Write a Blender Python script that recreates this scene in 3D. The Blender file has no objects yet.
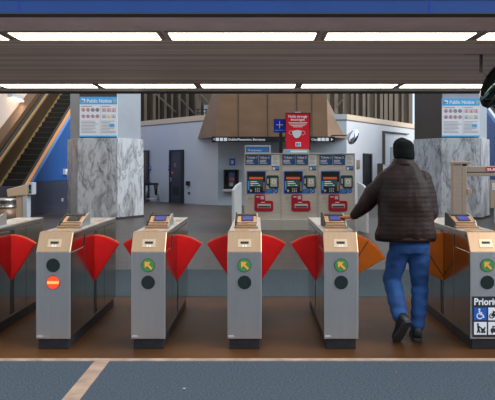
import bpy, bmesh, math, random
from mathutils import Vector, Matrix, noise
random.seed(7)
C = bpy.context.scene.collection
R = math.radians
PI = math.pi
EYE = 1.58            # camera height
F = 673.0             # focal length in pixels of the 495 px frame

def at(px, py, Y):
    """A point of the photograph at depth Y (metres ahead of the camera)."""
    return Vector(((px - 258.0) * Y / F, Y, EYE - (py - 168.0) * Y / F))
def xat(px, Y): return (px - 258.0) * Y / F
def zat(py, Y): return EYE - (py - 168.0) * Y / F
def lin(r, g, b):
    f = lambda c: (c / 255 / 12.92) if c / 255 <= 0.04045 else ((c / 255 + 0.055) / 1.055) ** 2.4
    return (f(r), f(g), f(b))

# ------------------------------------------------------------------ materials
def mat(name, col, rough=0.5, metal=0.0, emit=None, estr=0.0, var=0.0, vscale=(6, 6, 6), bump=0.0, bscale=40.0, coat=0.0, rvar=0.0, trans=0.0, spec=None):
    m = bpy.data.materials.new(name); m.use_nodes = True
    nt = m.node_tree; p = nt.nodes['Principled BSDF']
    p.inputs['Base Color'].default_value = (*col, 1)
    p.inputs['Roughness'].default_value = rough
    p.inputs['Metallic'].default_value = metal
    if coat: p.inputs['Coat Weight'].default_value = coat
    if trans: p.inputs['Transmission Weight'].default_value = trans
    if spec is not None: p.inputs['Specular IOR Level'].default_value = spec
    if emit:
        p.inputs['Emission Color'].default_value = (*emit, 1); p.inputs['Emission Strength'].default_value = estr
    if var or bump or rvar:
        tc = nt.nodes.new('ShaderNodeTexCoord'); mp = nt.nodes.new('ShaderNodeMapping')
        mp.inputs['Scale'].default_value = vscale
        nt.links.new(tc.outputs['Object'], mp.inputs['Vector'])
        nz = nt.nodes.new('ShaderNodeTexNoise'); nz.inputs['Scale'].default_value = 1.0; nz.inputs['Detail'].default_value = 5.0
        nt.links.new(mp.outputs['Vector'], nz.inputs['Vector'])
        if var:
            rp = nt.nodes.new('ShaderNodeValToRGB')
            rp.color_ramp.elements[0].position = 0.3; rp.color_ramp.elements[1].position = 0.7
            rp.color_ramp.elements[0].color = (*[max(0, c * (1 - var)) for c in col], 1)
            rp.color_ramp.elements[1].color = (*[min(1, c * (1 + var)) for c in col], 1)
            nt.links.new(nz.outputs['Fac'], rp.inputs['Fac']); nt.links.new(rp.outputs['Color'], p.inputs['Base Color'])
        if rvar:
            mr = nt.nodes.new('ShaderNodeMapRange')
            mr.inputs['To Min'].default_value = max(0.02, rough - rvar); mr.inputs['To Max'].default_value = rough + rvar
            nt.links.new(nz.outputs['Fac'], mr.inputs['Value']); nt.links.new(mr.outputs['Result'], p.inputs['Roughness'])
        if bump:
            n2 = nt.nodes.new('ShaderNodeTexNoise'); n2.inputs['Scale'].default_value = bscale; n2.inputs['Detail'].default_value = 3.0
            nt.links.new(tc.outputs['Object'], n2.inputs['Vector'])
            bp = nt.nodes.new('ShaderNodeBump'); bp.inputs['Strength'].default_value = bump; bp.inputs['Distance'].default_value = 0.01
            nt.links.new(n2.outputs['Fac'], bp.inputs['Height']); nt.links.new(bp.outputs['Normal'], p.inputs['Normal'])
    return m

def marble_mat(name, light, dark, vein):
    m = bpy.data.materials.new(name); m.use_nodes = True
    nt = m.node_tree; p = nt.nodes['Principled BSDF']; p.inputs['Roughness'].default_value = 0.32
    N, L = nt.nodes.new, nt.links.new
    tc = N('ShaderNodeTexCoord'); mp = N('ShaderNodeMapping'); mp.inputs['Scale'].default_value = (2.2, 2.2, 0.8); mp.inputs['Rotation'].default_value = (0.5, 0.6, 0.3)
    L(tc.outputs['Object'], mp.inputs['Vector'])
    n1 = N('ShaderNodeTexNoise'); n1.inputs['Scale'].default_value = 2.0; n1.inputs['Detail'].default_value = 9; n1.inputs['Roughness'].default_value = 0.72; n1.inputs['Distortion'].default_value = 0.9
    L(mp.outputs['Vector'], n1.inputs['Vector'])
    r1 = N('ShaderNodeValToRGB'); r1.color_ramp.elements[0].position = 0.34; r1.color_ramp.elements[1].position = 0.53
    r1.color_ramp.elements[0].color = (*dark, 1); r1.color_ramp.elements[1].color = (*light, 1)
    L(n1.outputs['Fac'], r1.inputs['Fac'])
    n2 = N('ShaderNodeTexNoise'); n2.inputs['Scale'].default_value = 0.8; n2.inputs['Detail'].default_value = 9; n2.inputs['Distortion'].default_value = 1.0
    L(mp.outputs['Vector'], n2.inputs['Vector'])
    r2 = N('ShaderNodeValToRGB'); e = r2.color_ramp.elements
    e[0].position = 0.47; e[0].color = (0, 0, 0, 1); e[1].position = 0.53; e[1].color = (0, 0, 0, 1)
    k = e.new(0.50); k.color = (0.6, 0.6, 0.6, 1)
    L(n2.outputs['Fac'], r2.inputs['Fac'])
    mx = N('ShaderNodeMix'); mx.data_type = 'RGBA'
    L(r2.outputs['Color'], mx.inputs['Factor']); L(r1.outputs['Color'], mx.inputs['A']); mx.inputs['B'].default_value = (*vein, 1)
    L(mx.outputs['Result'], p.inputs['Base Color'])
    return m

def brick_floor(name, c1, c2, mortar, w, h, rough):
    m = bpy.data.materials.new(name); m.use_nodes = True
    nt = m.node_tree; p = nt.nodes['Principled BSDF']; p.inputs['Roughness'].default_value = rough; p.inputs['Specular IOR Level'].default_value = .2
    N, L = nt.nodes.new, nt.links.new
    tc = N('ShaderNodeTexCoord'); b = N('ShaderNodeTexBrick')
    b.inputs['Color1'].default_value = (*c1, 1); b.inputs['Color2'].default_value = (*c2, 1); b.inputs['Mortar'].default_value = (*mortar, 1)
    b.inputs['Scale'].default_value = 1.0; b.inputs['Brick Width'].default_value = w; b.inputs['Row Height'].default_value = h; b.inputs['Mortar Size'].default_value = 0.008
    L(tc.outputs['Object'], b.inputs['Vector'])
    nz = N('ShaderNodeTexNoise'); nz.inputs['Scale'].default_value = 0.9; nz.inputs['Detail'].default_value = 6
    L(tc.outputs['Object'], nz.inputs['Vector'])
    mr = N('ShaderNodeMapRange'); mr.inputs['To Min'].default_value = 0.65; mr.inputs['To Max'].default_value = 1.3
    L(nz.outputs['Fac'], mr.inputs['Value'])
    mx = N('ShaderNodeMix'); mx.data_type = 'RGBA'; mx.blend_type = 'MULTIPLY'; mx.inputs['Factor'].default_value = 1
    L(b.outputs['Color'], mx.inputs['A']); L(mr.outputs['Result'], mx.inputs['B'])
    L(mx.outputs['Result'], p.inputs['Base Color'])
    return m

def carpet_mat(name, c1, c2, scale, ribs):
    m = bpy.data.materials.new(name); m.use_nodes = True
    nt = m.node_tree; p = nt.nodes['Principled BSDF']; p.inputs['Roughness'].default_value = 0.95; p.inputs['Specular IOR Level'].default_value = 0.1
    N, L = nt.nodes.new, nt.links.new
    tc = N('ShaderNodeTexCoord'); mp = N('ShaderNodeMapping'); mp.inputs['Scale'].default_value = (1, 2.2, 1)
    L(tc.outputs['Object'], mp.inputs['Vector'])
    nz = N('ShaderNodeTexNoise'); nz.inputs['Scale'].default_value = scale; nz.inputs['Detail'].default_value = 4; nz.inputs['Roughness'].default_value = 0.7
    L(mp.outputs['Vector'], nz.inputs['Vector'])
    rp = N('ShaderNodeValToRGB'); rp.color_ramp.elements[0].position = 0.32; rp.color_ramp.elements[1].position = 0.68
    rp.color_ramp.elements[0].color = (*c1, 1); rp.color_ramp.elements[1].color = (*c2, 1)
    L(nz.outputs['Fac'], rp.inputs['Fac'])
    wv = N('ShaderNodeTexWave'); wv.bands_direction = 'Y'; wv.inputs['Scale'].default_value = ribs; wv.inputs['Distortion'].default_value = 1.5; wv.inputs['Detail Scale'].default_value = 3
    L(tc.outputs['Object'], wv.inputs['Vector'])
    mr = N('ShaderNodeMapRange'); mr.inputs['To Min'].default_value = 0.9; mr.inputs['To Max'].default_value = 1.06
    L(wv.outputs['Fac'], mr.inputs['Value'])
    mx = N('ShaderNodeMix'); mx.data_type = 'RGBA'; mx.blend_type = 'MULTIPLY'; mx.inputs['Factor'].default_value = 1
    L(rp.outputs['Color'], mx.inputs['A']); L(mr.outputs['Result'], mx.inputs['B']); L(mx.outputs['Result'], p.inputs['Base Color'])
    bp = N('ShaderNodeBump'); bp.inputs['Strength'].default_value = 0.5; bp.inputs['Distance'].default_value = 0.006
    L(nz.outputs['Fac'], bp.inputs['Height']); L(bp.outputs['Normal'], p.inputs['Normal'])
    return m

M = {}
M['steel'] = mat('brushed steel', (0.74, 0.72, 0.70), 0.42, 1.0, var=0.03, vscale=(60, 60, 2.0), rvar=0.03)
M['steel_side_reflect'] = mat('side steel with painted floor reflection', (0.40, 0.38, 0.355), 0.16, 1.0, var=0.06, vscale=(2, 2, 40), rvar=0.04)  # same steel as the front; brownish floor reflection put into a darker base
M['steel_dark'] = mat('dark steel trim', (0.12, 0.12, 0.125), 0.35, 1.0)
M['bronze'] = mat('bronze steel with painted reflection', (0.58, 0.355, 0.205), 0.33, 1.0, var=0.06, vscale=(80, 4, 4), rvar=0.05)  # gate heads: warm ceiling reflection put into the tint; readers are tan themselves
M['bronze_plate'] = mat('pale bronze plate', (0.76, 0.53, 0.33), 0.36, 0.9)
M['plinth'] = mat('black plinth', (0.018, 0.019, 0.024), 0.5, var=0.4, vscale=(9, 9, 9))
M['black'] = mat('black plastic', (0.012, 0.012, 0.013), 0.35)
M['dark'] = mat('matt dark', (0.03, 0.03, 0.033), 0.6)
M['lens_dark'] = mat('unlit lamp lens', (0.022, 0.028, 0.026), 0.25)
M['lens_green'] = mat('green lamp lens', (0.05, 0.22, 0.07), 0.4, emit=(0.06, 0.24, 0.07), estr=0.2)
M['arrow'] = mat('amber arrow', (0.75, 0.30, 0.05), 0.4, emit=(0.9, 0.33, 0.05), estr=0.28)
M['lens_red'] = mat('red lamp lens', (0.6, 0.06, 0.02), 0.4, emit=(0.9, 0.07, 0.015), estr=0.8)
M['lens_bar'] = mat('amber bar', (0.9, 0.35, 0.1), 0.4, emit=(1.0, 0.30, 0.07), estr=1.2)
M['wing_red'] = mat('red barrier leather', (0.88, 0.008, 0.008), 0.34, var=0.1, vscale=(5, 5, 5))
M['wing_edge'] = mat('orange red edge', (0.75, 0.10, 0.015), 0.45)
M['wing_orange'] = mat('orange barrier leather', (1.0, 0.20, 0.010), 0.40, var=0.12, vscale=(5, 5, 5))
M['screen'] = mat('blue reader screen', (0.012, 0.014, 0.12), 0.45, emit=(0.03, 0.04, 0.50), estr=0.45)
M['screen_off'] = mat('dark reader screen', (0.05, 0.04, 0.035), 0.15)
M['blue_sign'] = mat('blue sign', lin(38, 110, 175), 0.4)
M['cyan_sign'] = mat('cyan header', lin(84, 180, 240), 0.4)
M['white'] = mat('white print', (0.9, 0.9, 0.9), 0.5)
M['ink'] = mat('grey print', (0.30, 0.31, 0.34), 0.6)
M['ink_black'] = mat('black print', (0.02, 0.02, 0.025), 0.6)
M['ink_red'] = mat('red print', (0.62, 0.10, 0.12), 0.6)
M['board'] = mat('white notice board', (0.85, 0.86, 0.88), 0.45)
M['shield'] = mat('gold print', (0.75, 0.55, 0.12), 0.5)
M['floor_brown'] = mat('brown sealed floor', lin(82, 50, 23), 0.5, var=0.4, vscale=(1.2, 1.2, 1.2), bump=0.03, bscale=25, spec=.12)
M['kerb'] = mat('worn edge strip', lin(172, 142, 120), 0.6, var=0.25, vscale=(8, 8, 8))
M['carpet'] = carpet_mat('blue grey carpet', lin(36, 44, 52), lin(98, 108, 116), 60, 11)
M['strip'] = carpet_mat('blue rubber strip', lin(58, 72, 84), lin(92, 106, 114), 28, 6)
M['tile'] = brick_floor('grey floor pavers', lin(90, 77, 66), lin(75, 66, 58), lin(46, 41, 37), 0.42, 0.21, 0.36)
M['blue_beam'] = mat('blue painted steel', lin(14, 62, 128), 0.35, var=0.08, vscale=(2, 2, 2))
M['plaster'] = mat('mauve grey plaster', lin(225, 200, 196), 0.85, var=0.08, vscale=(3, 3, 3), bump=0.3, bscale=90)
M['slat'] = mat('grey brown ceiling slats', lin(238, 212, 198), 0.5, var=0.22, vscale=(0.25, 14.0, 3))
M['slat_warm'] = mat('brown ceiling slats', lin(226, 194, 170), 0.5, var=0.18, vscale=(0.25, 14.0, 3))
M['slat_dim'] = mat('dull ceiling slats', lin(208, 184, 172), 0.5, var=0.2, vscale=(0.25, 14.0, 3))
M['slat_gap'] = mat('ceiling gap', (0.06, 0.052, 0.05), 0.9)
M['alu'] = mat('aluminium edge', (0.62, 0.60, 0.58), 0.4, 0.2)
M['lamp'] = mat('lamp diffuser', (0.9, 0.9, 0.88), 0.5, emit=(1.0, 0.90, 0.73), estr=7.0)
M['lamp_soft'] = mat('soft lamp diffuser', (0.9, 0.9, 0.88), 0.5, emit=(1.0, 0.80, 0.60), estr=5.0)
M['lamp_frame'] = mat('lamp frame', lin(160, 145, 132), 0.5)
M['marble'] = marble_mat('grey marble', (0.56, 0.57, 0.58), (0.16, 0.16, 0.17), (0.10, 0.10, 0.11))
M['dark_panel'] = mat('dark brown panel', lin(72, 62, 54), 0.45, var=0.08, vscale=(2, 2, 2))
M['concrete'] = mat('smooth concrete', lin(150, 156, 162), 0.75, var=0.06, vscale=(1.5, 1.5, 1.5), bump=0.12, bscale=20)
M['wall_white'] = mat('white painted wall', lin(214, 214, 214), 0.7, var=0.04, vscale=(0.6, 0.6, 0.6))
M['wall_grey'] = mat('blue grey painted wall', lin(178, 188, 196), 0.6, var=0.04, vscale=(0.6, 0.6, 0.6))
M['wall_cap_warm_light'] = mat('wall top in painted warm light', lin(226, 200, 172), 0.6)  # warm light along the booth wall tops, put into a cream colour
M['wall_beige'] = mat('beige wall', lin(222, 200, 182), 0.7, var=0.04, vscale=(0.6, 0.6, 0.6))
M['wall_blue'] = mat('blue escalator wall', lin(30, 84, 150), 0.45, var=0.07, vscale=(0.8, 0.8, 0.8))
M['band_blue'] = mat('light blue trim', lin(110, 160, 222), 0.4)
M['wall_dark'] = mat('dark slate panel', lin(56, 60, 76), 0.4, var=0.10, vscale=(0.8, 0.8, 0.8))
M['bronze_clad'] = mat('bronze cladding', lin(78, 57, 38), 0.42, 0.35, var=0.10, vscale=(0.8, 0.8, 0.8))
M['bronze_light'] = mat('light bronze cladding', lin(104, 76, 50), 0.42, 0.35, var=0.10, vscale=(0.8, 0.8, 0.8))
M['gold'] = mat('brass strip', lin(200, 165, 110), 0.35, 0.6)
M['orange_strip'] = mat('orange strip', lin(220, 140, 60), 0.4)
M['rubber'] = mat('black rubber', (0.012, 0.012, 0.012), 0.45)
M['step'] = mat('dark step', (0.022, 0.022, 0.021), 0.55)
M['step_lip'] = mat('yellow step lip', lin(92, 84, 44), 0.5)
M['canopy'] = mat('brown booth canopy', lin(126, 95, 68), 0.55, var=0.13, vscale=(1.0, 1.0, 2.2), bump=0.1, bscale=12)
M['fin_dark'] = mat('dark screen', lin(74, 62, 50), 0.7, var=0.3, vscale=(3, 3, 0.4))
M['screen_brown'] = mat('brown screen', lin(128, 110, 90), 0.7, var=0.3, vscale=(3, 3, 0.4))
M['fin'] = mat('brown grey fin', lin(94, 82, 68), 0.6, var=0.18, vscale=(2, 2, 0.5))
M['fin_pale'] = mat('pale fin', lin(124, 110, 92), 0.6, var=0.2, vscale=(2, 2, 0.5))
M['door_dark'] = mat('dark grey door', lin(72, 72, 80), 0.45)
M['machine'] = mat('machine steel', (0.72, 0.66, 0.58), 0.4, 0.45, var=0.07, vscale=(3, 3, 30))
M['machine_pale'] = mat('pale machine trim', (0.58, 0.56, 0.52), 0.45, 0.5)
M['navy'] = mat('navy info panel', lin(30, 86, 142), 0.4)
M['mach_blue'] = mat('bright blue surround', lin(38, 98, 190), 0.4)
M['mach_green'] = mat('dark green panel', lin(22, 64, 54), 0.4)
M['mach_red'] = mat('crimson tray panel', lin(176, 12, 44), 0.38)
M['mach_orange'] = mat('orange screen strip', lin(200, 92, 52), 0.4, emit=lin(200, 92, 52), estr=0.25)
M['mach_screen'] = mat('machine screen', (0.02, 0.05, 0.06), 0.2, emit=(0.03, 0.10, 0.12), estr=0.35)
M['poster_red'] = mat('red poster', lin(226, 18, 44), 0.45)
M['navy_sign'] = mat('deep blue sign', lin(22, 44, 168), 0.4)
M['mask'] = mat('mask white', (0.75, 0.76, 0.78), 0.6)
M['tan_box'] = mat('tan console', lin(206, 180, 150), 0.5)
M['pale_post'] = mat('pale post', lin(190, 196, 204), 0.5)
M['glass_panel'] = mat('frosted panel', lin(205, 208, 208), 0.4)
M['bin_steel'] = mat('bin steel', (0.55, 0.52, 0.48), 0.3, 1.0, var=0.08, vscale=(2, 2, 30))
M['bin_body'] = mat('bin body', lin(140, 112, 92), 0.4, 0.4)
M['gate_bronze'] = mat('bronze gate frame', (0.52, 0.40, 0.30), 0.4, 0.7, var=0.06, vscale=(4, 4, 30))
M['mirror'] = mat('mirror dome', (0.85, 0.86, 0.86), 0.04, 1.0)
M['mirror_dark'] = mat('dark tinted mirror dome', (0.06, 0.085, 0.085), 0.05, 1.0)
M['pane'] = mat('pale window pane', lin(150, 160, 165), 0.15)
M['litter'] = mat('litter', (0.45, 0.45, 0.43), 0.6)
M['skin'] = mat('skin', lin(200, 122, 80), 0.5, var=0.06, vscale=(20, 20, 20))
M['lips'] = mat('lips', lin(140, 78, 66), 0.5)
M['eye'] = mat('eye white', (0.7, 0.68, 0.65), 0.2)
M['jacket'] = mat('dark brown quilted nylon', lin(39, 24, 18), 0.5, var=0.25, vscale=(5, 5, 5), bump=0.25, bscale=45, spec=.18)
M['beanie'] = mat('black knit', (0.006, 0.007, 0.0065), 0.95, bump=0.8, bscale=160, spec=.15)
M['hair'] = mat('dark grey hair', (0.03, 0.027, 0.025), 0.8, bump=0.6, bscale=120)
M['jeans'] = mat('blue denim', lin(38, 78, 132), 0.85, var=0.32, vscale=(7, 7, 3), bump=0.3, bscale=50)
M['shoe'] = mat('black shoe leather', (0.014, 0.014, 0.016), 0.5)
M['sole'] = mat('dark sole', (0.03, 0.03, 0.032), 0.8)

# ------------------------------------------------------------------ mesh builder
class MB:
    def __init__(self): self.bm = bmesh.new(); self.mats = []; self.X = Matrix.Identity(4)
    def mi(self, m):
        m = M[m]
        if m not in self.mats: self.mats.append(m)
        return self.mats.index(m)
    def _v(self, co): return self.bm.verts.new(self.X @ Vector(co))
    def face(self, vs, mi, smooth=False):
        try:
            f = self.bm.faces.new(vs); f.material_index = mi; f.smooth = smooth
        except ValueError: pass
    def box(self, x0, x1, y0, y1, z0, z1, m):
        v = [self._v(c) for c in ((x0,y0,z0),(x1,y0,z0),(x1,y1,z0),(x0,y1,z0),(x0,y0,z1),(x1,y0,z1),(x1,y1,z1),(x0,y1,z1))]
        k = self.mi(m)
        for q in ((3,2,1,0),(4,5,6,7),(0,1,5,4),(1,2,6,5),(2,3,7,6),(3,0,4,7)): self.face([v[i] for i in q], k)
        return self
    def prism(self, pts, ax, a, b, m):
        """pts: 2D outline in the other two axes (in x,y,z order), extruded along ax from a to b"""
        def co(p, t):
            return {'x': (t, p[0], p[1]), 'y': (p[0], t, p[1]), 'z': (p[0], p[1], t)}[ax]
        A = [self._v(co(p, a)) for p in pts]; B = [self._v(co(p, b)) for p in pts]; k = self.mi(m); n = len(pts)
        self.face(A[::-1], k); self.face(B, k)
        for i in range(n): self.face([A[i], A[(i+1) % n], B[(i+1) % n], B[i]], k)
        return self
    def quad(self, pts, m):
        self.face([self._v(p) for p in pts], self.mi(m)); return self
    def cyl(self, p0, p1, r0, m, r1=None, seg=20, cap=True):
        p0, p1 = Vector(p0), Vector(p1); r1 = r0 if r1 is None else r1
        d = (p1 - p0).normalized(); u = d.orthogonal().normalized(); w = d.cross(u); k = self.mi(m)
        A = [self._v(p0 + (u*math.cos(2*PI*i/seg) + w*math.sin(2*PI*i/seg))*r0) for i in range(seg)]
        B = [self._v(p1 + (u*math.cos(2*PI*i/seg) + w*math.sin(2*PI*i/seg))*r1) for i in range(seg)]
        for i in range(seg): self.face([A[i], A[(i+1) % seg], B[(i+1) % seg], B[i]], k, True)
        if cap: self.face(A[::-1], k); self.face(B, k)
        return self
    def loft(self, rings, m, cap=True, smooth=True):
        k = self.mi(m); V = [[self._v(p) for p in r] for r in rings]; n = len(rings[0])
        for a, b in zip(V, V[1:]):
            for i in range(n): self.face([a[i], a[(i+1) % n], b[(i+1) % n], b[i]], k, smooth)
        if cap: self.face(V[0][::-1], k, smooth); self.face(V[-1], k, smooth)
        return self
    def ball(self, c, r, m, seg=20, rings=12, rot=None):
        """an ellipsoid; r is a number or (rx, ry, rz)"""
        r = (r, r, r) if isinstance(r, (int, float)) else r
        k = self.mi(m); c = Vector(c); rot = rot or Matrix.Identity(3)
        rows = []
        for j in range(1, rings):
            t = PI*j/rings
            rows.append([self._v(c + rot @ Vector((r[0]*math.sin(t)*math.cos(2*PI*i/seg), r[1]*math.sin(t)*math.sin(2*PI*i/seg), -r[2]*math.cos(t)))) for i in range(seg)])
        lo = self._v(c + rot @ Vector((0, 0, -r[2]))); hi = self._v(c + rot @ Vector((0, 0, r[2])))
        for a, b in zip(rows, rows[1:]):
            for i in range(seg): self.face([a[i], a[(i+1) % seg], b[(i+1) % seg], b[i]], k, True)
        for i in range(seg):
            self.face([lo, rows[0][(i+1) % seg], rows[0][i]], k, True); self.face([hi, rows[-1][i], rows[-1][(i+1) % seg]], k, True)
        return self
    def chain(self, pts, rad, m, seg=14):
        for p, r in zip(pts, rad): self.ball(p, r, m, seg, 10)
        for (p, r), (q, s) in zip(zip(pts, rad), list(zip(pts, rad))[1:]): self.cyl(p, q, r, m, s, seg)
        return self
    def bar(self, p0, p1, w, h, m, up=(0, 0, 1)):
        """a rectangular bar from p0 to p1"""
        p0, p1 = Vector(p0), Vector(p1); d = (p1-p0).normalized(); s = d.cross(Vector(up)).normalized(); u = s.cross(d)
        r = lambda p: [p - s*w/2 - u*h/2, p + s*w/2 - u*h/2, p + s*w/2 + u*h/2, p - s*w/2 + u*h/2]
        return self.loft([r(p0), r(p1)], m, True, False)
    def text(self, s, size, o, m, xd=(1, 0, 0), up=(0, 0, 1), align='LEFT', width=None, bold=0.0):
        cu = bpy.data.curves.new('txt', 'FONT'); cu.body = s; cu.size = size; cu.align_x = align; cu.offset = bold * size; cu.resolution_u = 3
        ob = bpy.data.objects.new('txt', cu); me = ob.to_mesh()
        xs = [v.co.x for v in me.vertices]
        if xs:
            k = self.mi(m); sc = 1.0
            if width: sc = width / max(1e-6, max(xs) - min(xs))
            o, xd, up = Vector(o), Vector(xd), Vector(up)
            V = [self._v(o + xd*(v.co.x*sc) + up*v.co.y) for v in me.vertices]
            for p in me.polygons: self.face([V[i] for i in p.vertices], k)
        ob.to_mesh_clear(); bpy.data.objects.remove(ob); bpy.data.curves.remove(cu)
        return self
    def mesh(self, name, off=(0, 0, 0), recalc=True):
        if recalc: bmesh.ops.recalc_face_normals(self.bm, faces=self.bm.faces[:])
        bmesh.ops.translate(self.bm, verts=self.bm.verts[:], vec=-Vector(off))
        me = bpy.data.meshes.new(name); self.bm.to_mesh(me); self.bm.free()
        for m in self.mats: me.materials.append(m)
        return me
    def build(self, name, parent=None, bevel=0.0, label=None, origin=None):
        """world coordinates in; a child keeps its thing's origin"""
        if parent is not None:
            root = parent
            while root.parent: root = root.parent
            off = root.location
        else: off = Vector(origin) if origin is not None else Vector((0, 0, 0))
        o = bpy.data.objects.new(name, self.mesh(name, off)); C.objects.link(o)
        if parent is not None: o.parent = parent
        else: o.location = off
        if bevel:
            b = o.modifiers.new('Bevel', 'BEVEL'); b.width = bevel; b.segments = 2; b.limit_method = 'ANGLE'; b.angle_limit = R(50)
        if label: o['label'] = label
        return o

def thing(name, label, cat, loc, group=None):
    o = bpy.data.objects.new(name, None); C.objects.link(o); o.location = loc; o.empty_display_size = 0.2
    return tag(o, label, cat, group)
def tag(o, label, cat, group=None):
    o['label'] = label; o['category'] = cat
    if group: o['group'] = group
    return o
def struct(o):
    o['kind'] = 'structure'; return o
def B(*a): return MB().box(*a)

# ================================================================== the setting
struct(B(-14, 14, -14, 5.50, -0.10, 0.0, 'carpet').build('floor_carpet'))
struct(B(-14, 14, 5.57, 8.24, -0.10, 0.0, 'floor_brown').build('floor'))
struct(B(-14, 14, 5.50, 5.57, -0.10, 0.006, 'kerb').build('trim_1'))
k = MB(); k.box(-1.335, -1.215, -14, 5.50, -0.05, 0.005, 'kerb'); struct(k.build('trim_2'))
struct(B(-14, 14, 8.24, 10.45, -0.10, 0.004, 'strip').build('floor_rubber'))
struct(B(-14, 14, 10.45, 48, -0.10, 0.0, 'tile').build('floor_pavers'))

CZ = 3.20                         # ceiling height over the gates
Y_BEAM, Y_END = 7.08, 14.55
s = MB()
s.box(-12, 12, Y_BEAM, Y_BEAM + 0.16, CZ + 0.012, CZ + 1.6, 'blue_beam')
s.box(-12, 12, Y_BEAM - 0.005, Y_BEAM + 0.16, CZ, CZ + 0.012, 'slat_gap')
s.box(-12, 12, Y_BEAM - 0.01, Y_BEAM, CZ + 0.150, CZ + 0.18, 'navy_sign')
for px in (19.5, 430): s.box(xat(px, Y_BEAM) - .006, xat(px, Y_BEAM) + .006, Y_BEAM - .004, Y_BEAM, CZ + 0.012, CZ + 0.3, 'navy_sign')
struct(s.build('ceiling_beam'))
s = MB()
s.box(-12, 12, Y_BEAM + 0.162, 7.95, CZ, CZ + 0.12, 'plaster')
struct(s.build('ceiling_border'))
s = MB()
s.box(-12, 12, 7.95, 8.48, CZ + 0.01, CZ + 0.05, 'plaster'); s.box(-12, 12, 12.86, 13.52, CZ + 0.01, CZ + 0.05, 'plaster')
s.box(-12, 12, 7.95, Y_END, CZ + 0.05, CZ + 0.45, 'slat_gap')
y = 8.48
while y < 12.80:
    s.box(-12, 12, y, y + 0.088, CZ, CZ + 0.06, random.choice(('slat', 'slat', 'slat_warm', 'slat_dim'))); y += 0.10
y = 13.52
while y < 13.50:
    s.box(-12, 12, y, y + 0.088, CZ, CZ + 0.06, 'slat'); y += 0.10
struct(s.build('ceiling'))
s = MB()
s.box(-12, 12, 13.53, Y_END - 0.42, CZ - 0.01, CZ + 0.5, 'alu')
s.box(-12, 12, Y_END - 0.42, Y_END, CZ - 0.015, CZ + 0.5, 'slat_gap')
struct(s.build('ceiling_edge'))
struct(B(-14, 14, Y_BEAM + 0.3, Y_END, CZ + 0.5, 7.0, 'wall_dark').build('wall_upper_sky_blocker'))  # unseen dark block, added to keep sky light off the front faces

# lamps in two rows
def lamp(x0, x1, y0, y1, label, group):
    t = thing('ceiling_light', label, 'light', ((x0+x1)/2, (y0+y1)/2, CZ - 0.03), group)
    m = MB()
    m.box(x0, x1, y0, y0 + 0.035, CZ - 0.015, CZ + 0.06, 'lamp_frame'); m.box(x0, x1, y1 - 0.035, y1, CZ - 0.015, CZ + 0.06, 'lamp_frame')
    m.box(x0, x0 + 0.04, y0 + 0.035, y1 - 0.035, CZ - 0.015, CZ + 0.06, 'lamp_frame'); m.box(x1 - 0.04, x1, y0 + 0.035, y1 - 0.035, CZ - 0.015, CZ + 0.06, 'lamp_frame')
    m.build('frame', t)
    B(x0 + 0.04, x1 - 0.04, y0 + 0.035, y1 - 0.035, CZ - 0.018, CZ + 0.03, 'lamp').build('diffuser', t)
near = [-1.14 + 1.905*i for i in range(-2, 3)]
nl = ['near row ceiling light, cut off at the photo edge above the left escalator', 'near row ceiling light above the gate showing a red lamp',
      'near row ceiling light above the gate in the middle of the row', 'near row ceiling light above the man in the beanie',
      'near row ceiling light cut off above the far right gate']
for x, l in zip(near, nl): lamp(x + 0.03, x + 1.875, 7.97, 8.46, l, 'near row of ceiling lights')
far = [-1.17 + 1.96*i for i in range(-4, 5)]
fl = ['far row ceiling light beyond the left escalator wall', 'far row ceiling light crossing in front of the left escalator', 'far row ceiling light in front of the left marble pillar',
      'far row ceiling light in front of the left end of the brown canopy', 'far row ceiling light before the middle of the brown canopy',
      'far row ceiling light before the right end of the canopy and pale fins', 'far row ceiling light in front of the right marble pillar',
      'far row ceiling light beside the hanging dark mirror', 'far row ceiling light outermost by the right wall']
for i, (x, l) in enumerate(zip(far, fl)):
    if 1 <= i <= 6: lamp(x + 0.03, x + 1.93, 12.88, 13.50, l, 'far row of ceiling lights')

# side walls, back screens
struct(B(-9.6, -9.3, 14.35, 44, 0, 7.5, 'wall_beige').build('wall_left'))
struct(B(11.1, 11.4, 14.35, 44, 0, 3.0, 'wall_beige').build('wall_right'))
def fins(name, x0, x1, yy, pitch, w, fm, seed, bk='fin_dark'):
    rnd = random.Random(seed); m = MB()
    m.box(x0, x1, yy + 0.4, yy + 0.5, 0, 8, bk)
    x = x0 + 0.1
    while x < x1 - w:
        ww = w * rnd.uniform(0.5, 1.3)
        m.box(x, x + ww, yy + rnd.uniform(0, 0.15), yy + 0.395, 0, 8, fm); x += pitch * rnd.uniform(0.65, 1.35)
    return struct(m.build(name))
fins('wall_back_left', -12, -3.75, 42, 0.42, 0.14, 'fin', 3)
fins('wall_back_right', 4.2, xat(412.6, 42), 42, 0.40, 0.18, 'fin_pale', 5, 'screen_brown')
m = MB()
for a, b in (((155, 93), (176, 112)), ((178, 96), (194, 113)), ((336, 108), (345, 96))):
    m.bar(at(*a, 41.8), at(*b, 41.8), 0.08, 0.10, 'fin', up=(0, 1, 0))
struct(m.build('trim_3'))
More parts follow.
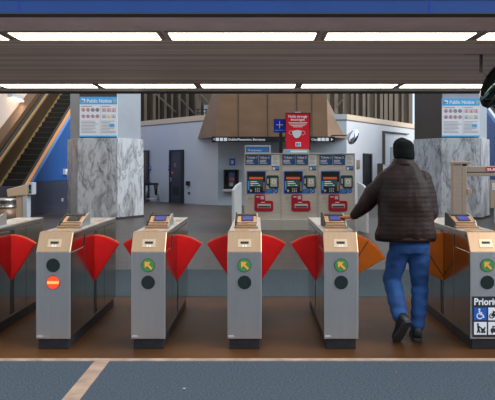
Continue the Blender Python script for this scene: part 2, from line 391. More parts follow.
# between the fins and the canopy: steel landing with a window
m = MB()
m.box(xat(197, 40), xat(232, 40), 40.2, 40.4, 0, 8, 'fin_dark')
m.box(xat(197.5, 40), xat(201, 40), 40.0, 40.2, 0, 8, 'fin')
m.bar(at(200, 93, 39.9), at(212, 106, 39.9), 0.08, 0.10, 'fin', up=(0, 1, 0))
struct(m.build('wall_back'))
w = MB()
w.box(xat(203, 40), xat(211, 40), 40.05, 40.19, zat(116, 40), zat(104, 40), 'fin')
wo = struct(w.build('window_1'))
MB().box(xat(204, 40), xat(210, 40), 40.0, 40.04, zat(115, 40), zat(105, 40), 'pane').build('pane', wo)
m = MB()
for y_ in (109.5, 113): m.bar(at(196, y_, 39), at(218, y_, 39), 0.06, 0.06, 'black')
for p_ in (198, 206, 214): m.bar(at(p_, 109, 39), (xat(p_, 39), 39, 0.0), 0.06, 0.06, 'black', up=(0, 1, 0))
struct(m.build('trim_4'))

struct(B(-14, 14, -13.3, -13, 0, 4.5, 'wall_beige').build('wall_front_added'))  # unseen wall added behind the camera so the steel reflects something dimmer
struct(B(-14, 14, -13.3, -3.0, 4.5, 4.7, 'plaster').build('ceiling_front_added'))  # unseen roof added to weaken the sky light from behind the camera
# the white booth building (a many-sided drum) with its brown canopy
P = [(-6.6, 33.9), (-5.5, 32.6), (-2.65, 29.3), (-1.69, 28.5), (3.75, 28.5), (8.1, 35.0), (9.2, 36.6)]
names = ['wall_booth_far_left', 'wall_booth_left', 'wall_booth_corner', 'wall_booth_front', 'wall_booth_right', 'wall_booth_far_right']
WH = 3.86
def seg_matrix(a, b):
    a, b = Vector((*a, 0)), Vector((*b, 0)); d = (b - a).normalized(); n = Vector((d.y, -d.x, 0))     # n faces the camera
    X = Matrix.Identity(4)
    for i in range(3): X[i][0] = d[i]; X[i][1] = n[i]; X[i][3] = a[i]
    return X, (b - a).length
for (a, b, nm) in zip(P, P[1:], names):
    X, L = seg_matrix(a, b); m = MB(); m.X = X
    m.box(0, L, -0.25, 0, 0, WH - 0.22, 'wall_grey' if nm == 'wall_booth_front' else 'wall_white')
    m.box(0, L, -0.25, 0.015, WH - 0.22, WH, 'wall_cap_warm_light' if nm != 'wall_booth_front' else 'wall_grey')
    m.box(0, L, 0, 0.012, WH - 0.27, WH - 0.225, 'fin_pale')
    struct(m.build(nm))
def on_seg(px, a, b):
    """distance along wall a-b at which the photograph's column px meets it, and its depth"""
    ax, ay, bx, by = *a, *b; q = (px - 258.0) / F
    t = (q*ay - ax) / ((bx-ax) - q*(by-ay)); return t * math.hypot(bx-ax, by-ay), ay + t*(by-ay)
XL, LL = seg_matrix(P[1], P[2]); XR, LR = seg_matrix(P[4], P[5])
def door(nm, X, a, b, p0, p1, ztop, m_, jamb_right=True, handle=True):
    u0, _ = on_seg(p0, a, b); u1, _ = on_seg(p1, a, b)
    m = MB(); m.X = X; m.box(u0, u1, 0.0, 0.05, 0, ztop, m_); d = struct(m.build(nm))
    m = MB(); m.X = X
    m.box(u0 - 0.08, u0, 0, 0.09, 0, ztop + 0.08, 'dark'); m.box(u1, u1 + 0.16, 0, 0.09, 0, ztop + 0.08, 'dark'); m.box(u0, u1, 0, 0.09, ztop, ztop + 0.08, 'dark')
    m.build('door_frame', d)
    if handle:
        m = MB(); m.X = X; m.box(u0 + 0.05, u0 + 0.12, 0.05, 0.11, 0.95, 1.15, 'steel'); m.build('door_handle', d)
    return d, u0, u1
d1, u0, u1 = door('door_1', XL, P[1], P[2], 171.5, 182.2, 2.32, 'door_dark')
m = MB(); m.X = XL
m.box(u0 + 0.30, u0 + 0.44, 0.05, 0.056, 1.62, 1.80, 'ink_red'); m.box(u0 + 0.08, u0 + 0.20, 0.05, 0.056, 1.32, 1.42, 'mach_orange'); m.build('sticker', d1)
m = MB(); m.X = XL; m.box(u0 + 0.2, u1 - 0.2, 0.05, 0.06, 0.35, 0.75, 'dark'); m.build('vent', d1)
door('door_2', XL, P[1], P[2], 142.0, 147.8, 2.35, 'door_dark')
d3, _, _ = door('door_3', XR, P[4], P[5], 363.4, 369.2, 2.15, 'black', handle=False)
# plain pale door farther along the right wall
u0, y0 = on_seg(383, P[4], P[5]); u1, _ = on_seg(407, P[4], P[5])
m = MB(); m.X = XR; m.box(u0, u1, 0, 0.03, 0, zat(132.5, y0), 'wall_white'); d4 = struct(m.build('door_4'))
m = MB(); m.X = XR
m.box(u0 - 0.09, u0, 0, 0.12, 0, zat(132, y0), 'fin'); m.box(u0 - 0.09, u1, 0, 0.12, zat(132, y0), zat(131, y0), 'fin'); m.build('door_frame', d4)
u2, y2 = on_seg(389.5, P[4], P[5]); u3, _ = on_seg(397, P[4], P[5])
m = MB(); m.X = XR; m.box(u2, u3, 0.03, 0.045, zat(168, y2), zat(147, y2), 'pane'); m.build('door_window', d4)

# small things on the booth walls
def wallbox(name, label, cat, X, a, b, p0, p1, ya, yb, depth, m_, extra=None):
    u0, y0 = on_seg(p0, a, b); u1, _ = on_seg(p1, a, b)
    m = MB(); m.X = X; m.box(u0, u1, 0.0, depth, zat(yb, y0), zat(ya, y0), m_)
    if extra: extra(m, u0, u1, zat(yb, y0), zat(ya, y0), depth)
    return tag(m.build(name, bevel=0.01), label, cat)
def plus(c): return lambda m, u0, u1, z0, z1, d: m.box(u0 + (u1-u0)*.25, u1 - (u1-u0)*.25, d, d + .006, z0 + (z1-z0)*.35, z1 - (z1-z0)*.2, c)
wallbox('wall_socket_box', 'small black box on the white booth wall right of the grey door', 'wall box', XL, P[1], P[2], 187.8, 190.2, 181, 185.5, 0.12, 'black', plus('dark'))
wallbox('outlet_plate', 'tiny dark outlet low on the white booth wall, below the small black box', 'outlet', XL, P[1], P[2], 188.8, 190.0, 192, 194.2, 0.05, 'black', plus('dark'))
wallbox('door_sign', 'small blue plaque on the white wall between the two grey doors', 'sign', XL, P[1], P[2], 149.6, 151.2, 166, 170.6, 0.03, 'mach_blue', plus('white'))
wallbox('door_plaque', 'small blue plaque on the wall just left of the nearer grey door', 'sign', XL, P[1], P[2], 168.6, 170.3, 166, 170.6, 0.03, 'mach_blue', plus('white'))
wallbox('wall_plate', 'small yellowish plate on the booth wall right of the ticket machines', 'plate', XR, P[4], P[5], 356.4, 359.3, 160, 168.6, 0.04, 'gold', plus('ink'))
def pics(m, u0, u1, z0, z1, d):
    m.box(u0 + .06, u1 - .05, d, d + .01, z0 + .12, z1 - .08, 'white')
    for i in range(3): m.box(u0 + .12 + i*.12, u0 + .2 + i*.12, d + .01, d + .016, z1 - .32, z1 - .2, 'ink_red')
    m.box(u0 - .03, u0, 0, d + .02, z0 - .05, z1 + .05, 'fin')
wallbox('display_case', 'white wall display case with small red pictures, behind the man', 'case', XR, P[4], P[5], 377.5, 386, 164.5, 192, 0.25, 'glass_panel', pics)

# payphone and its sign
Yw = 28.5
t = thing('payphone', 'black payphone hooded box on the blue grey booth wall', 'payphone', (xat(231.5, Yw), Yw, zat(192, Yw)))
x0, x1, z0, z1 = xat(224, Yw), xat(239, Yw), zat(189, Yw), zat(169.5, Yw)
m = MB()
m.box(x0, x0 + .06, Yw - .35, Yw, z0, z1, 'black'); m.box(x1 - .06, x1, Yw - .35, Yw, z0, z1, 'black'); m.box(x0 + .06, x1 - .06, Yw - .35, Yw, z1 - .06, z1, 'black')
m.box(x0 + .06, x1 - .06, Yw - .04, Yw, z0, z1 - .06, 'dark'); m.build('hood', t, .01)
MB().box(x0 - .03, x1 + .02, Yw - .37, Yw, z0 - .10, z0, 'steel').build('shelf', t, .01)
m = MB(); m.box(x0 + .2, x1 - .16, Yw - .16, Yw - .04, z0 + .08, z1 - .1, 'steel_dark')
m.box(x0 + .24, x1 - .2, Yw - .166, Yw - .16, z1 - .3, z1 - .16, 'mach_blue'); m.box(x0 + .24, x1 - .2, Yw - .166, Yw - .16, z1 - .46, z1 - .34, 'ink_red')
for i in range(3):
    for j in range(3): m.box(x0 + .25 + i*.05, x0 + .28 + i*.05, Yw - .168, Yw - .16, z0 + .14 + j*.05, z0 + .17 + j*.05, 'white')
m.build('phone', t)
MB().chain([(x0 + .14, Yw - .14, z1 - .2), (x0 + .13, Yw - .2, z1 - .34), (x0 + .14, Yw - .14, z1 - .48)], [.035, .022, .035], 'black').build('handset', t)
m = MB(); m.chain([(x0 + .38, Yw - .12, z0 - .1), (x0 + .4, Yw - .1, z0 - .2), (x0 + .34, Yw - .05, z0 - .17)], [.02, .02, .02], 'black'); m.build('cord', t)
m = MB(); m.box(xat(229.3, Yw), xat(235.3, Yw), Yw - .03, Yw, zat(165.3, Yw), zat(158.6, Yw), 'mach_blue')
cx, cz = xat(232.3, Yw), zat(162, Yw)
m.box(cx - .07, cx + .07, Yw - .036, Yw - .03, cz + .03, cz + .06, 'white'); m.box(cx - .045, cx + .045, Yw - .036, Yw - .03, cz - .07, cz + .01, 'white')
tag(m.build('phone_sign'), 'small blue telephone sign on the wall above the payphone', 'sign')

# folding stand by the far doors
c0 = at(155.5, 200, 30.9); gx, gy = c0.x - 0.15, 30.9
t = thing('folding_stand', 'spindly metal stand with black padded top between the two grey doors', 'stand', (gx, gy, 0))
m = MB(); m.box(gx - .28, gx + .28, gy - .18, gy + .18, .80, .90, 'black'); m.chain([(gx - .33, gy, .88), (gx - .2, gy, .98), (gx - .1, gy, .9)], [.03, .03, .03], 'black'); m.build('top', t, .02)
for sx in (-1, 1):
    for sy in (-1, 1): MB().cyl((gx + sx*.24, gy + sy*.14, .80), (gx + sx*.30, gy + sy*.18, 0), .016, 'steel').build('leg', t)
m = MB()
for sy in (-1, 1): m.cyl((gx - .30, gy + sy*.17, .16), (gx + .30, gy + sy*.17, .16), .014, 'steel')
m.build('stretcher', t)
m = MB(); m.loft([[Vector((gx + .1, gy - .2, .82)), Vector((gx + .27, gy - .2, .82)), Vector((gx + .27, gy - .17, .82)), Vector((gx + .1, gy - .17, .82))],
                  [Vector((gx + .16, gy - .26, .35)), Vector((gx + .27, gy - .24, .35)), Vector((gx + .27, gy - .2, .35)), Vector((gx + .16, gy - .22, .35))]], 'dark'); m.build('strap', t)

# canopy
t = thing('booth_canopy', 'large brown sloped canopy over the booth, behind the red mask poster', 'canopy', (0.6, 27.9, 2.83))
Zb, Zt = 2.83, 5.6
low = [(-2.62, 29.15), (-1.70, 27.0), (2.80, 27.0), (3.78, 28.6)]
top = [(-1.25, 28.9), (-1.50, 27.02), (2.74, 27.02), (2.45, 28.9)]
m = MB()
kk = m.mi('canopy')
LV = [m._v((*p, Zb)) for p in low]; TV = [m._v((*p, Zt)) for p in top]
for i in range(4): m.face([LV[i], LV[(i+1) % 4], TV[(i+1) % 4], TV[i]], kk)
m.face(LV[::-1], kk); m.face(TV, kk)
m.build('shell', t)
m = MB()
for px in (238.5, 267.8, 297, 312): m.box(xat(px, 27) - .012, xat(px, 27) + .012, 26.99, 27.03, Zb, Zt, 'fin_dark')
m.build('panel_joint', t)
# hanging direction sign
Ys = 26.85
x0, x1, z0, z1 = xat(211.5, Ys), xat(335, Ys), zat(142.2, Ys), zat(136.6, Ys)
t = thing('direction_sign', 'long black overhead direction sign with white lettering under the brown canopy', 'sign', ((x0+x1)/2, Ys, z0))
MB().box(x0, x1, Ys, Ys + .12, z0, z1, 'black').build('panel', t)
m = MB(); zc = z0 + .068; th = .12
m.text('\u25c4', .1, (xat(213, Ys), Ys - .006, zc), 'white')
def chev(m, px, d):
    c = Vector((xat(px, Ys), Ys - .006, (z0+z1)/2)); m.quad([c + Vector((-d*.05, 0, 0)), c + Vector((d*.04, 0, .055)), c + Vector((d*.04, 0, -.055))], 'white')
chev(m, 214, 1); chev(m, 332, -1)
for p in (217.2, 221.3, 225.4, 319, 323, 327): m.box(xat(p, Ys) - .06, xat(p, Ys) + .07, Ys - .008, Ys, z0 + .05, z1 - .05, 'white')
m.text('Dublin/Pleasanton, Berryessa', th, (xat(228.3, Ys), Ys - .006, zc), 'white', width=(265 - 228.3)*Ys/F, bold=.02)
m.text('San Francisco/Daly City', th, (xat(285, Ys), Ys - .006, zc), 'white', width=(317 - 285)*Ys/F, bold=.02)
m.build('lettering', t)

# dome mirror on the canopy corner
c = at(353.5, 136.5, 26.6)
t = thing('convex_mirror', 'silver convex mirror at the right corner of the brown canopy', 'mirror', c)
rot = Matrix.Rotation(R(27), 3, 'Y') @ Matrix.Rotation(R(-15), 3, 'X')
MB().ball(c, (.18, .16, .36), 'mirror', 24, 16, rot).build('dome', t)
MB().cyl(c + rot @ Vector((-.05, .10, -.02)), c + rot @ Vector((-.05, .14, -.02)), .2, 'alu', .2).build('rim', t)
MB().bar(c + Vector((-.05, .14, .05)), (3.0, 27.35, 2.9), .05, .05, 'steel_dark').build('bracket', t)

# ================================================================== pillars
def pillar(fx, label, grp, fa):
    yc = 20.7 + 1.013
    t = thing('marble_pillar', label, 'pillar', (fx, yc, 0), grp)
    hexa = lambda r: [(fx + r*math.cos(R(60*i)), yc + r*math.sin(R(60*i))) for i in range(6)]
    MB().prism(hexa(1.23), 'z', 0, 2.50, 'marble').build('marble_base', t, .01)
    MB().prism(hexa(1.14), 'z', 2.50, 8.0, 'concrete').build('concrete_shaft', t, .01)
    pa, pb = hexa(1.195 if fa == 3 else 1.15)[fa], hexa(1.15)[fa + 1]; qa, qb = hexa(1.13)[fa], hexa(1.13)[fa + 1]
    MB().prism([pa, pb, qb, qa], 'z', 2.50, 8.0, 'dark_panel').build('dark_panel', t, 0, 'dark brown panel on one face')
    MB().prism(hexa(1.245), 'z', 0, 0.07, 'dark').build('skirting', t)
PXL, PXR = xat(98, 20.7), xat(461, 20.7)
pillar(PXL, 'six-sided marble clad pillar beside the blue escalator wall', 'marble pillars', 4)
pillar(PXR, 'six-sided marble clad pillar behind the bronze swing gate', 'marble pillars', 3)
def notice(px0, px1, py0, py1, label):
    Yn = 20.712
    x0, x1, z0, z1 = xat(px0, Yn), xat(px1, Yn), zat(py1, Yn), zat(py0, Yn); yb = Yn - .045; w = x1 - x0; h = z1 - z0
    t = thing('notice_board', label, 'notice', ((x0+x1)/2, Yn, z0), 'public notice boards')
    MB().box(x0, x1, yb, Yn, z0, z1, 'board').build('board', t)
    e = yb - .004
    B(x0, x1, e, yb, z1 - h*.185, z1, 'cyan_sign').text('Public Notice', .15, (x0 + w*.19, e - .003, z1 - h*.14), 'white', width=w*.66, bold=.03).box(x0 + w*.05, x0 + w*.15, e - .003, e, z1 - h*.135, z1 - h*.05, 'white').text('ba', .085, (x0 + w*.055, e - .006, z1 - h*.12), 'ink_black', bold=.03).prism([(x0 + w*.90, z1 - h*.06), (x0 + w*.97, z1 - h*.06), (x0 + w*.97, z1 - h*.11), (x0 + w*.935, z1 - h*.155), (x0 + w*.90, z1 - h*.11)], 'y', e - .004, e, 'shield').build('header', t)
    B(x0, x1, e, yb, z0, z0 + h*.035, 'cyan_sign').build('footer', t)
    m = MB(); dm = .055
    def ring(cx, cz, mm, r=dm):
        n = 16
        for i in range(n):
            a, b = 2*PI*i/n, 2*PI*(i+1)/n
            m.quad([(cx + r*math.cos(a), e, cz + r*math.sin(a)), (cx + r*math.cos(b), e, cz + r*math.sin(b)), (cx + r*.72*math.cos(b), e, cz + r*.72*math.sin(b)), (cx + r*.72*math.cos(a), e, cz + r*.72*math.sin(a))], mm)
        m.bar((cx - r*.6, e, cz + r*.6), (cx + r*.6, e, cz - r*.6), .012, .002, mm, up=(0, 1, 0))
        m.box(cx - r*.3, cx + r*.3, e - .001, e, cz - r*.45, cz + r*.45, 'ink')
    for j, row in enumerate((('ink_red', 'ink_red', 'ink_black', 'ink_black'), ('ink_red', 'ink_red', 'ink_red', 'ink_red'))):
        for i, c in enumerate(row): ring(x0 + w*(.10 + i*.125), z1 - h*(.325 + j*.16), c)
    for j in range(2):
        for i in range(3):
            cx, cz = x0 + w*(.65 + i*.13), z1 - h*(.325 + j*.16); col = 'ink_red' if j == 0 else ('ink', 'shield', 'ink')[i]
            m.box(cx - .055, cx + .055, e, e + .003, cz - .05, cz + .05, col); m.box(cx - .042, cx + .042, e - .002, e, cz - .037, cz + .037, 'board'); m.box(cx - .02, cx + .02, e - .003, e - .002, cz - .03, cz + .02, col)
    rnd = random.Random(11)
    for (a, b) in ((.04, .53), (.58, .97)):
        m.box(x0 + w*a, x0 + w*(a + (b-a)*.6), e, e + .003, z1 - h*.245, z1 - h*.23, 'ink')
        for r_ in range(9):
            q = z1 - h*(.60 + r_*.036); m.box(x0 + w*a, x0 + w*(a + (b-a)*rnd.uniform(.55, 1)), e, e + .003, q - h*.009, q, 'ink')
    m.box(x0 + w*.80, x0 + w*.93, e - .002, e, z1 - h*.74, z1 - h*.67, 'cyan_sign')
    m.box(x0 + w*.552, x0 + w*.556, e, e + .003, z0 + h*.06, z1 - h*.2, 'ink')
    m.build('print', t)
notice(80, 117.4, 97, 137, 'blue and white Public Notice board on the pillar beside the blue escalator wall')
notice(441.8, 479.2, 98.6, 136.8, 'blue and white Public Notice board on the pillar behind the bronze swing gate')

# ================================================================== escalators
def escalator(sg, shift, label, ystart):
    """sg=1: the one at the left (runs away from the camera, up); sg=-1: mirrored"""
    X = lambda x: x if sg == 1 else -x + shift
    t = thing('escalator', label, 'escalator', (X(-8.1), 21.0, 0), 'escalators')
    def pr(pts, a, b, mm, nm, **k):
        a, b = X(a), X(b); return MB().prism(pts, 'x', min(a, b), max(a, b), mm).build(nm, t, **k)
    zr = lambda y: 1.13 + .557*(y - 21.5); zs = lambda y: .88 + .555*(y - 22.6)
    Y0, Y1 = ystart, 32.0
    band = lambda lo, hi, a=Y0, b=Y1: [(a, zr(a) + lo), (b, zr(b) + lo), (b, zr(b) + hi), (a, zr(a) + hi)]
    pr([(21.55, 1.13), (Y1, 1.13), (Y1, zr(Y1) - .17), (21.55, max(1.14, zr(21.55) - .17))], -7.42, -7.30, 'wall_blue', 'side_panel', label='blue side panel')
    pr(band(-.17, -.02, 21.6), -7.43, -7.28, 'band_blue', 'trim_band', label='light blue sloping band')
    pr(band(-.02, .02, 21.3), -7.40, -7.29, 'orange_strip' if sg == 1 else 'alu', 'edge_strip', label='thin orange strip' if sg == 1 else 'thin metal strip')
    pr(band(-.60, -.04, 21.3), -7.50, -7.42, 'rubber', 'balustrade')
    m = MB(); m.loft([[Vector((X(-7.46) + .04*math.cos(a), y_, zr(y_) + .0 + .04*math.sin(a))) for a in [2*PI*i/10 for i in range(10)]] for y_ in (21.0, Y1)], 'rubber'); m.build('handrail', t)
    # far balustrade in bronze with its handrail and gold skirt line
    zg = lambda y: 1.01 + .553*(y - 22.6)
    q = lambda lo, hi, a, b=Y1: [(a, zg(a) + lo), (b, zg(b) + lo), (b, zg(b) + hi), (a, zg(a) + hi)]
    pr(q(-.03, .03, 21.0), -8.66, -8.60, 'gold', 'skirt_strip', label='thin gold strip beside the steps')
    pr(q(-.30, -.03, 21.0), -8.66, -8.60, 'rubber', 'skirt')
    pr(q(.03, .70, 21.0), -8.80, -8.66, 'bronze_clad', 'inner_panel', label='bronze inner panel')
    pr(q(.70, .74, 21.0), -8.80, -8.70, 'gold', 'rail_strip', label='thin gold strip')
    m = MB(); m.loft([[Vector((X(-8.85) + .05*math.cos(a), y_, zg(y_) + .78 + .05*math.sin(a))) for a in [2*PI*i/10 for i in range(10)]] for y_ in (21.0, Y1)], 'rubber'); m.build('handrail', t)
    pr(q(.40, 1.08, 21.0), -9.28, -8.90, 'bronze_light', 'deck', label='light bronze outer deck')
    y_ = 21.6
    while y_ < Y1 - .4:
        z_ = zs(y_); a, b = sorted((X(-8.60), X(-7.56)))
        m = MB(); m.box(a, b, y_, y_ + .40, z_ - .02, z_ + .20, 'step'); m.box(a, b, y_ - .015, y_ + .05, z_ + .18, z_ + .203, 'step_lip'); m.build('step', t); y_ += .40
    return t
escalator(1, 0, 'escalator rising between bronze panels and the blue wall, behind the litter bin', 21.0)
escalator(-1, 1.75, 'escalator glimpsed past the outer edge of the right marble pillar, under the hanging mirror', 21.0)
for nm, sg, sh in (('wall_escalator_left', 1, 0), ('wall_escalator_right', -1, 1.75)):
    X = lambda x: x if sg == 1 else -x + sh
    a, b = sorted((X(-7.44), X(-7.28))); m = MB(); m.box(a, b, 21.5, 40, 0, 1.12, 'wall_dark')
    for z_ in (.35, .74): m.box(min(a, b) - .004, max(a, b) + .004, 21.5, 40, z_, z_ + .012, 'black')
    struct(m.build(nm))
    a, b = sorted((X(-9.3), X(-7.44))); struct(MB().box(a, b, 21.35, 21.5, 0, 1.0, 'wall_dark').build(nm + '_end'))
# a lamp on the beige wall and boxes on the blue wall
t = thing('wall_light', 'bright strip light high on the beige wall above the left escalator', 'light', (-9.2, 26.5, 4.4))
B(-9.3, -9.14, 25.0, 26.2, zat(97.2, 25) - .0, zat(97.2, 25) + .16, 'alu').build('housing', t)
B(-9.26, -9.10, 25.05, 26.15, zat(97.2, 25) - .06, zat(97.2, 25), 'lamp_soft').build('diffuser', t)
yy = 7.3*F/(258 - 64); m = MB(); m.box(-7.30, -7.19, yy - .14, yy + .22, zat(174.5, yy), zat(169, yy), 'white'); m.box(-7.19, -7.17, yy - .06, yy + .06, zat(174, yy), zat(171.5, yy), 'ink')
tag(m.build('call_box', bevel=.01), 'small white box on the blue escalator wall', 'wall box')
yy = 7.3*F/(258 - 61); m = MB(); m.box(-7.28, -7.24, yy - .06, yy + .1, zat(201.5, yy), zat(198.5, yy), 'alu'); m.box(-7.24, -7.235, yy - .02, yy + .05, zat(201, yy), zat(199, yy), 'ink')
tag(m.build('outlet_plate', bevel=.005), 'small metal outlet on the dark slate panel under the blue wall', 'outlet')

# tan console on a post, and the bin
Yc = 20.4
t = thing('gate_console', 'tan angled console box on a pale post in front of the blue escalator wall', 'console', (xat(22, Yc), Yc, 0))
a = [(7, 189.5), (27.8, 184), (27.8, 195), (8, 197)]
MB().prism([(xat(p, Yc), zat(q, Yc)) for p, q in a], 'y', Yc - .05, Yc + .35, 'tan_box').build('head', t, .02)
MB().box(xat(16, Yc), xat(23, Yc), Yc, Yc + .3, 0, zat(195.5, Yc), 'tan_box').build('pedestal', t, .01)
MB().box(xat(23, Yc), xat(27.5, Yc), Yc - .03, Yc + .3, 0, zat(195, Yc), 'pale_post').build('post', t, .01, label='pale blue white post')
B(xat(28, Yc), xat(33, Yc), Yc - .04, Yc + .3, zat(194.6, Yc), zat(182.5, Yc), 'pale_post').build('screen_case', t, .01)
m = B(xat(29.3, Yc), xat(31.6, Yc), Yc - .046, Yc - .04, zat(193, Yc), zat(184.5, Yc), 'black'); m.box(xat(29.5, Yc), xat(31.4, Yc), Yc - .05, Yc - .046, zat(191.5, Yc), zat(189.5, Yc), 'lens_green'); m.build('screen', t)
Yb = 19.6; bx = xat(4.5, Yb); br = (15.8 - 4.5)*Yb/F
t = thing('litter_bin', 'round steel litter bin with shiny rim, beside the tan console', 'bin', (bx, Yb, 0))
m = MB(); m.cyl((bx, Yb, .02), (bx, Yb, .42), br*.97, 'bin_body', seg=32); m.build('body', t)
m = MB(); m.cyl((bx, Yb, .42), (bx, Yb, .66), br, 'bin_steel', seg=32, cap=False)
n = 32
m.loft([[Vector((bx + r*math.cos(2*PI*i/n), Yb + r*math.sin(2*PI*i/n), z)) for i in range(n)] for r, z in ((br, .42), (br*1.03, .44), (br*1.03, .47), (br, .485), (br, .62), (br*1.03, .63), (br*1.02, .68), (br*.86, .70), (br*.62, .68), (br*.6, .5))], 'bin_steel'); m.build('collar', t)
MB().cyl((bx, Yb, 0), (bx, Yb, .03), br*.9, 'plinth', seg=32).build('base', t)

# ================================================================== ticket machines
YM = 17.1
SM = F / YM
def machine(pl, label):
    """pl: photograph column of the cabinet's left edge"""
    ux = lambda p: (pl + p - 281.0 - 258.0) / SM
    vz = lambda q: EYE - (q - 168.0) / SM
    t = thing('ticket_machine', label, 'ticket machine', (ux(299.5), YM + .4, 0), 'ticket machines')
    f = YM
    MB().box(ux(281.2), ux(317.7), f, f + .85, .28, vz(154.4), 'machine').build('cabinet', t, .012)
    MB().box(ux(281.0), ux(317.9), f - .05, f + .87, vz(154.4), vz(153.2), 'machine_pale').build('top_ledge', t, .006)
    MB().box(ux(281.0), ux(317.9), f - .10, f + .85, 0, .28, 'machine_pale').build('plinth', t, .01)
    m = MB(); m.box(ux(281.0), ux(282.0), f - .012, f, .28, vz(154.6), 'machine_pale'); m.box(ux(316.9), ux(317.9), f - .012, f, .28, vz(154.6), 'machine_pale'); m.build('side_trim', t)
    rnd = random.Random(4)
    for a, b, hd in ((282.4, 295.4, 'Tickets 1'), (295.9, 308, 'Value 2')):
        m = B(ux(a), ux(b), f - .012, f, vz(165), vz(155), 'navy')
        m.text(hd, .075, (ux(a) + .03, f - .015, vz(158.4)), 'white', width=(b - a - 2.4)/SM, bold=.03)
        for i in range(3): m.box(ux(a + 1), ux(a + 1) + rnd.uniform(.14, .26), f - .014, f - .012, vz(160.6 + i*1.4), vz(160 + i*1.4), 'white')
        m.build('info_panel', t)
    m = B(ux(308.7), ux(316.4), f - .010, f, vz(165.6), vz(155), 'white')
    for i in range(6): m.box(ux(309.6), ux(314 + (i % 3)*.6), f - .012, f - .010, vz(157.2 + i*1.35), vz(156.8 + i*1.35), 'ink')
    m.build('price_sheet', t, label='white price sheet')
    m = B(ux(309), ux(316), f - .012, f, vz(170.3), vz(166.2), 'navy'); m.box(ux(309.6), ux(312), f - .014, f - .012, vz(169.8), vz(167.2), 'white'); m.box(ux(312.6), ux(315.6), f - .014, f - .012, vz(168.6), vz(167.2), 'cyan_sign'); m.build('sticker', t)
    m = MB(); fr = .03
    xa, xb, za, zb = ux(283.8), ux(302.8), vz(193.6), vz(171)
    m.box(xa, xb, f - fr, f, zb - .025, zb, 'mach_blue'); m.box(xa, xb, f - fr, f, za, za + .02, 'mach_blue'); m.box(xa, xa + .022, f - fr, f, za + .02, zb - .025, 'mach_blue'); m.box(xb - .022, xb, f - fr, f, za + .02, zb - .025, 'mach_blue')
    sur = m.build('screen_surround', t, label='bright blue frame')
    m = B(xa + .022, xb - .022, f - .006, f, za + .02, zb - .025, 'black'); m.build('recess', sur)
    m = B(xa + .06, xb - .07, f - .014, f - .006, vz(179.2), vz(177.0), 'mach_orange'); m.build('orange_strip', sur)
    m = B(ux(286.6), ux(299.6), f - .016, f - .006, vz(187), vz(179.8), 'mach_screen')
    for i in range(3): m.box(ux(287.4), ux(294 + i*1.6), f - .018, f - .016, vz(182.1 + i*1.8), vz(181.2 + i*1.8), 'white')
    m.box(ux(290), ux(295.5), f - .019, f - .017, vz(185.5), vz(184.6), 'lens_green'); m.build('screen', sur)
    B(ux(285), ux(286.4), f - .016, f - .006, vz(190), vz(181), 'cyan_sign').build('button_column', sur); B(ux(300), ux(301.8), f - .017, f - .006, vz(191), vz(182), 'bronze').build('button_column', sur)
    m = B(ux(291), ux(297.5), f - .05, f - .006, vz(192.6), vz(187.8), 'black')
    for i in range(3):
        for j in range(3): m.box(ux(292 + i*1.8), ux(293.1 + i*1.8), f - .056, f - .05, vz(191.9 - j*1.4), vz(191 - j*1.4), 'alu')
    m.build('keypad', sur); MB().cyl((ux(288), f - .03, vz(190.6)), (ux(288), f, vz(190.6)), .03, 'alu').build('coin_slot', sur)
    # dark green card reader
    g = MB().prism([(ux(x), vz(z)) for x, z in ((303.4, 176.5), (304.6, 175.3), (314.6, 175.3), (315.6, 176.5), (315.6, 187.5), (314.6, 188.6), (307, 188.6), (305.6, 187), (305.6, 185.6), (303.4, 185))], 'y', f - .035, f, 'mach_green').build('card_reader', t, .006)
    MB().box(ux(307.4), ux(314.2), f - .045, f - .035, vz(186.6), vz(178), 'machine_pale').build('reader_plate', g)
    m = B(ux(308.8), ux(312.6), f - .05, f - .045, vz(183.4), vz(179.6), 'white'); m.box(ux(310), ux(311.4), f - .052, f - .05, vz(182.6), vz(180.6), 'ink'); m.build('card_symbol', g)
    MB().box(ux(304.2), ux(305.6), f - .043, f - .035, vz(183.6), vz(178.6), 'alu').build('card_slot', g)
    m = B(ux(303.2), ux(310.4), f - .014, f, vz(193.4), vz(189.2), 'mach_blue')
    for i in range(2): m.box(ux(304), ux(309 - i), f - .016, f - .014, vz(191 + i*1.3), vz(190.4 + i*1.3), 'cyan_sign')
    m.build('blue_label', t)
    m = MB(); m.cyl((ux(313), f - .02, vz(191)), (ux(313), f, vz(191)), .055, 'mach_blue'); m.cyl((ux(313), f - .024, vz(191)), (ux(313), f - .02, vz(191)), .025, 'cyan_sign'); m.build('round_button', t)
    MB().cyl((ux(287), f - .02, vz(198)), (ux(287), f, vz(198)), .05, 'machine_pale').build('bill_knob', t)
    MB().cyl((ux(314.3), f - .03, vz(200.2)), (ux(314.3), f, vz(200.2)), .022, 'steel').build('lock', t)
    r = MB().prism([(ux(x), vz(z)) for x, z in ((292.4, 194.4), (301.2, 194.4), (302.2, 195.4), (302.2, 200.6), (308.6, 200.6), (310.2, 202), (310.2, 210), (308.6, 211.4), (293, 211.4), (291.4, 210), (291.4, 195.4))], 'y', f - .05, f, 'mach_red').build('payout_panel', t, .008, label='crimson ticket tray panel')
    MB().box(ux(294.6), ux(307.6), f - .056, f - .05, vz(207.8), vz(203.8), 'alu').build('tray', r)
    m = B(ux(295.2), ux(307), f - .058, f - .056, vz(207.4), vz(205.8), 'dark'); m.build('tray_opening', r)
    m = B(ux(297.6), ux(301), f - .062, f - .05, vz(199.2), vz(195.8), 'alu'); m.box(ux(293.2), ux(296.4), f - .053, f - .05, vz(197.2), vz(196.4), 'white'); m.box(ux(298), ux(302), f - .053, f - .05, vz(202.6), vz(201.9), 'white'); m.build('receipt_slot', r)
    # screen hood above the red panel
    MB().box(ux(293), ux(306), f - .02, f, vz(170.9), vz(169.2), 'machine_pale').build('hood', t)
    return t
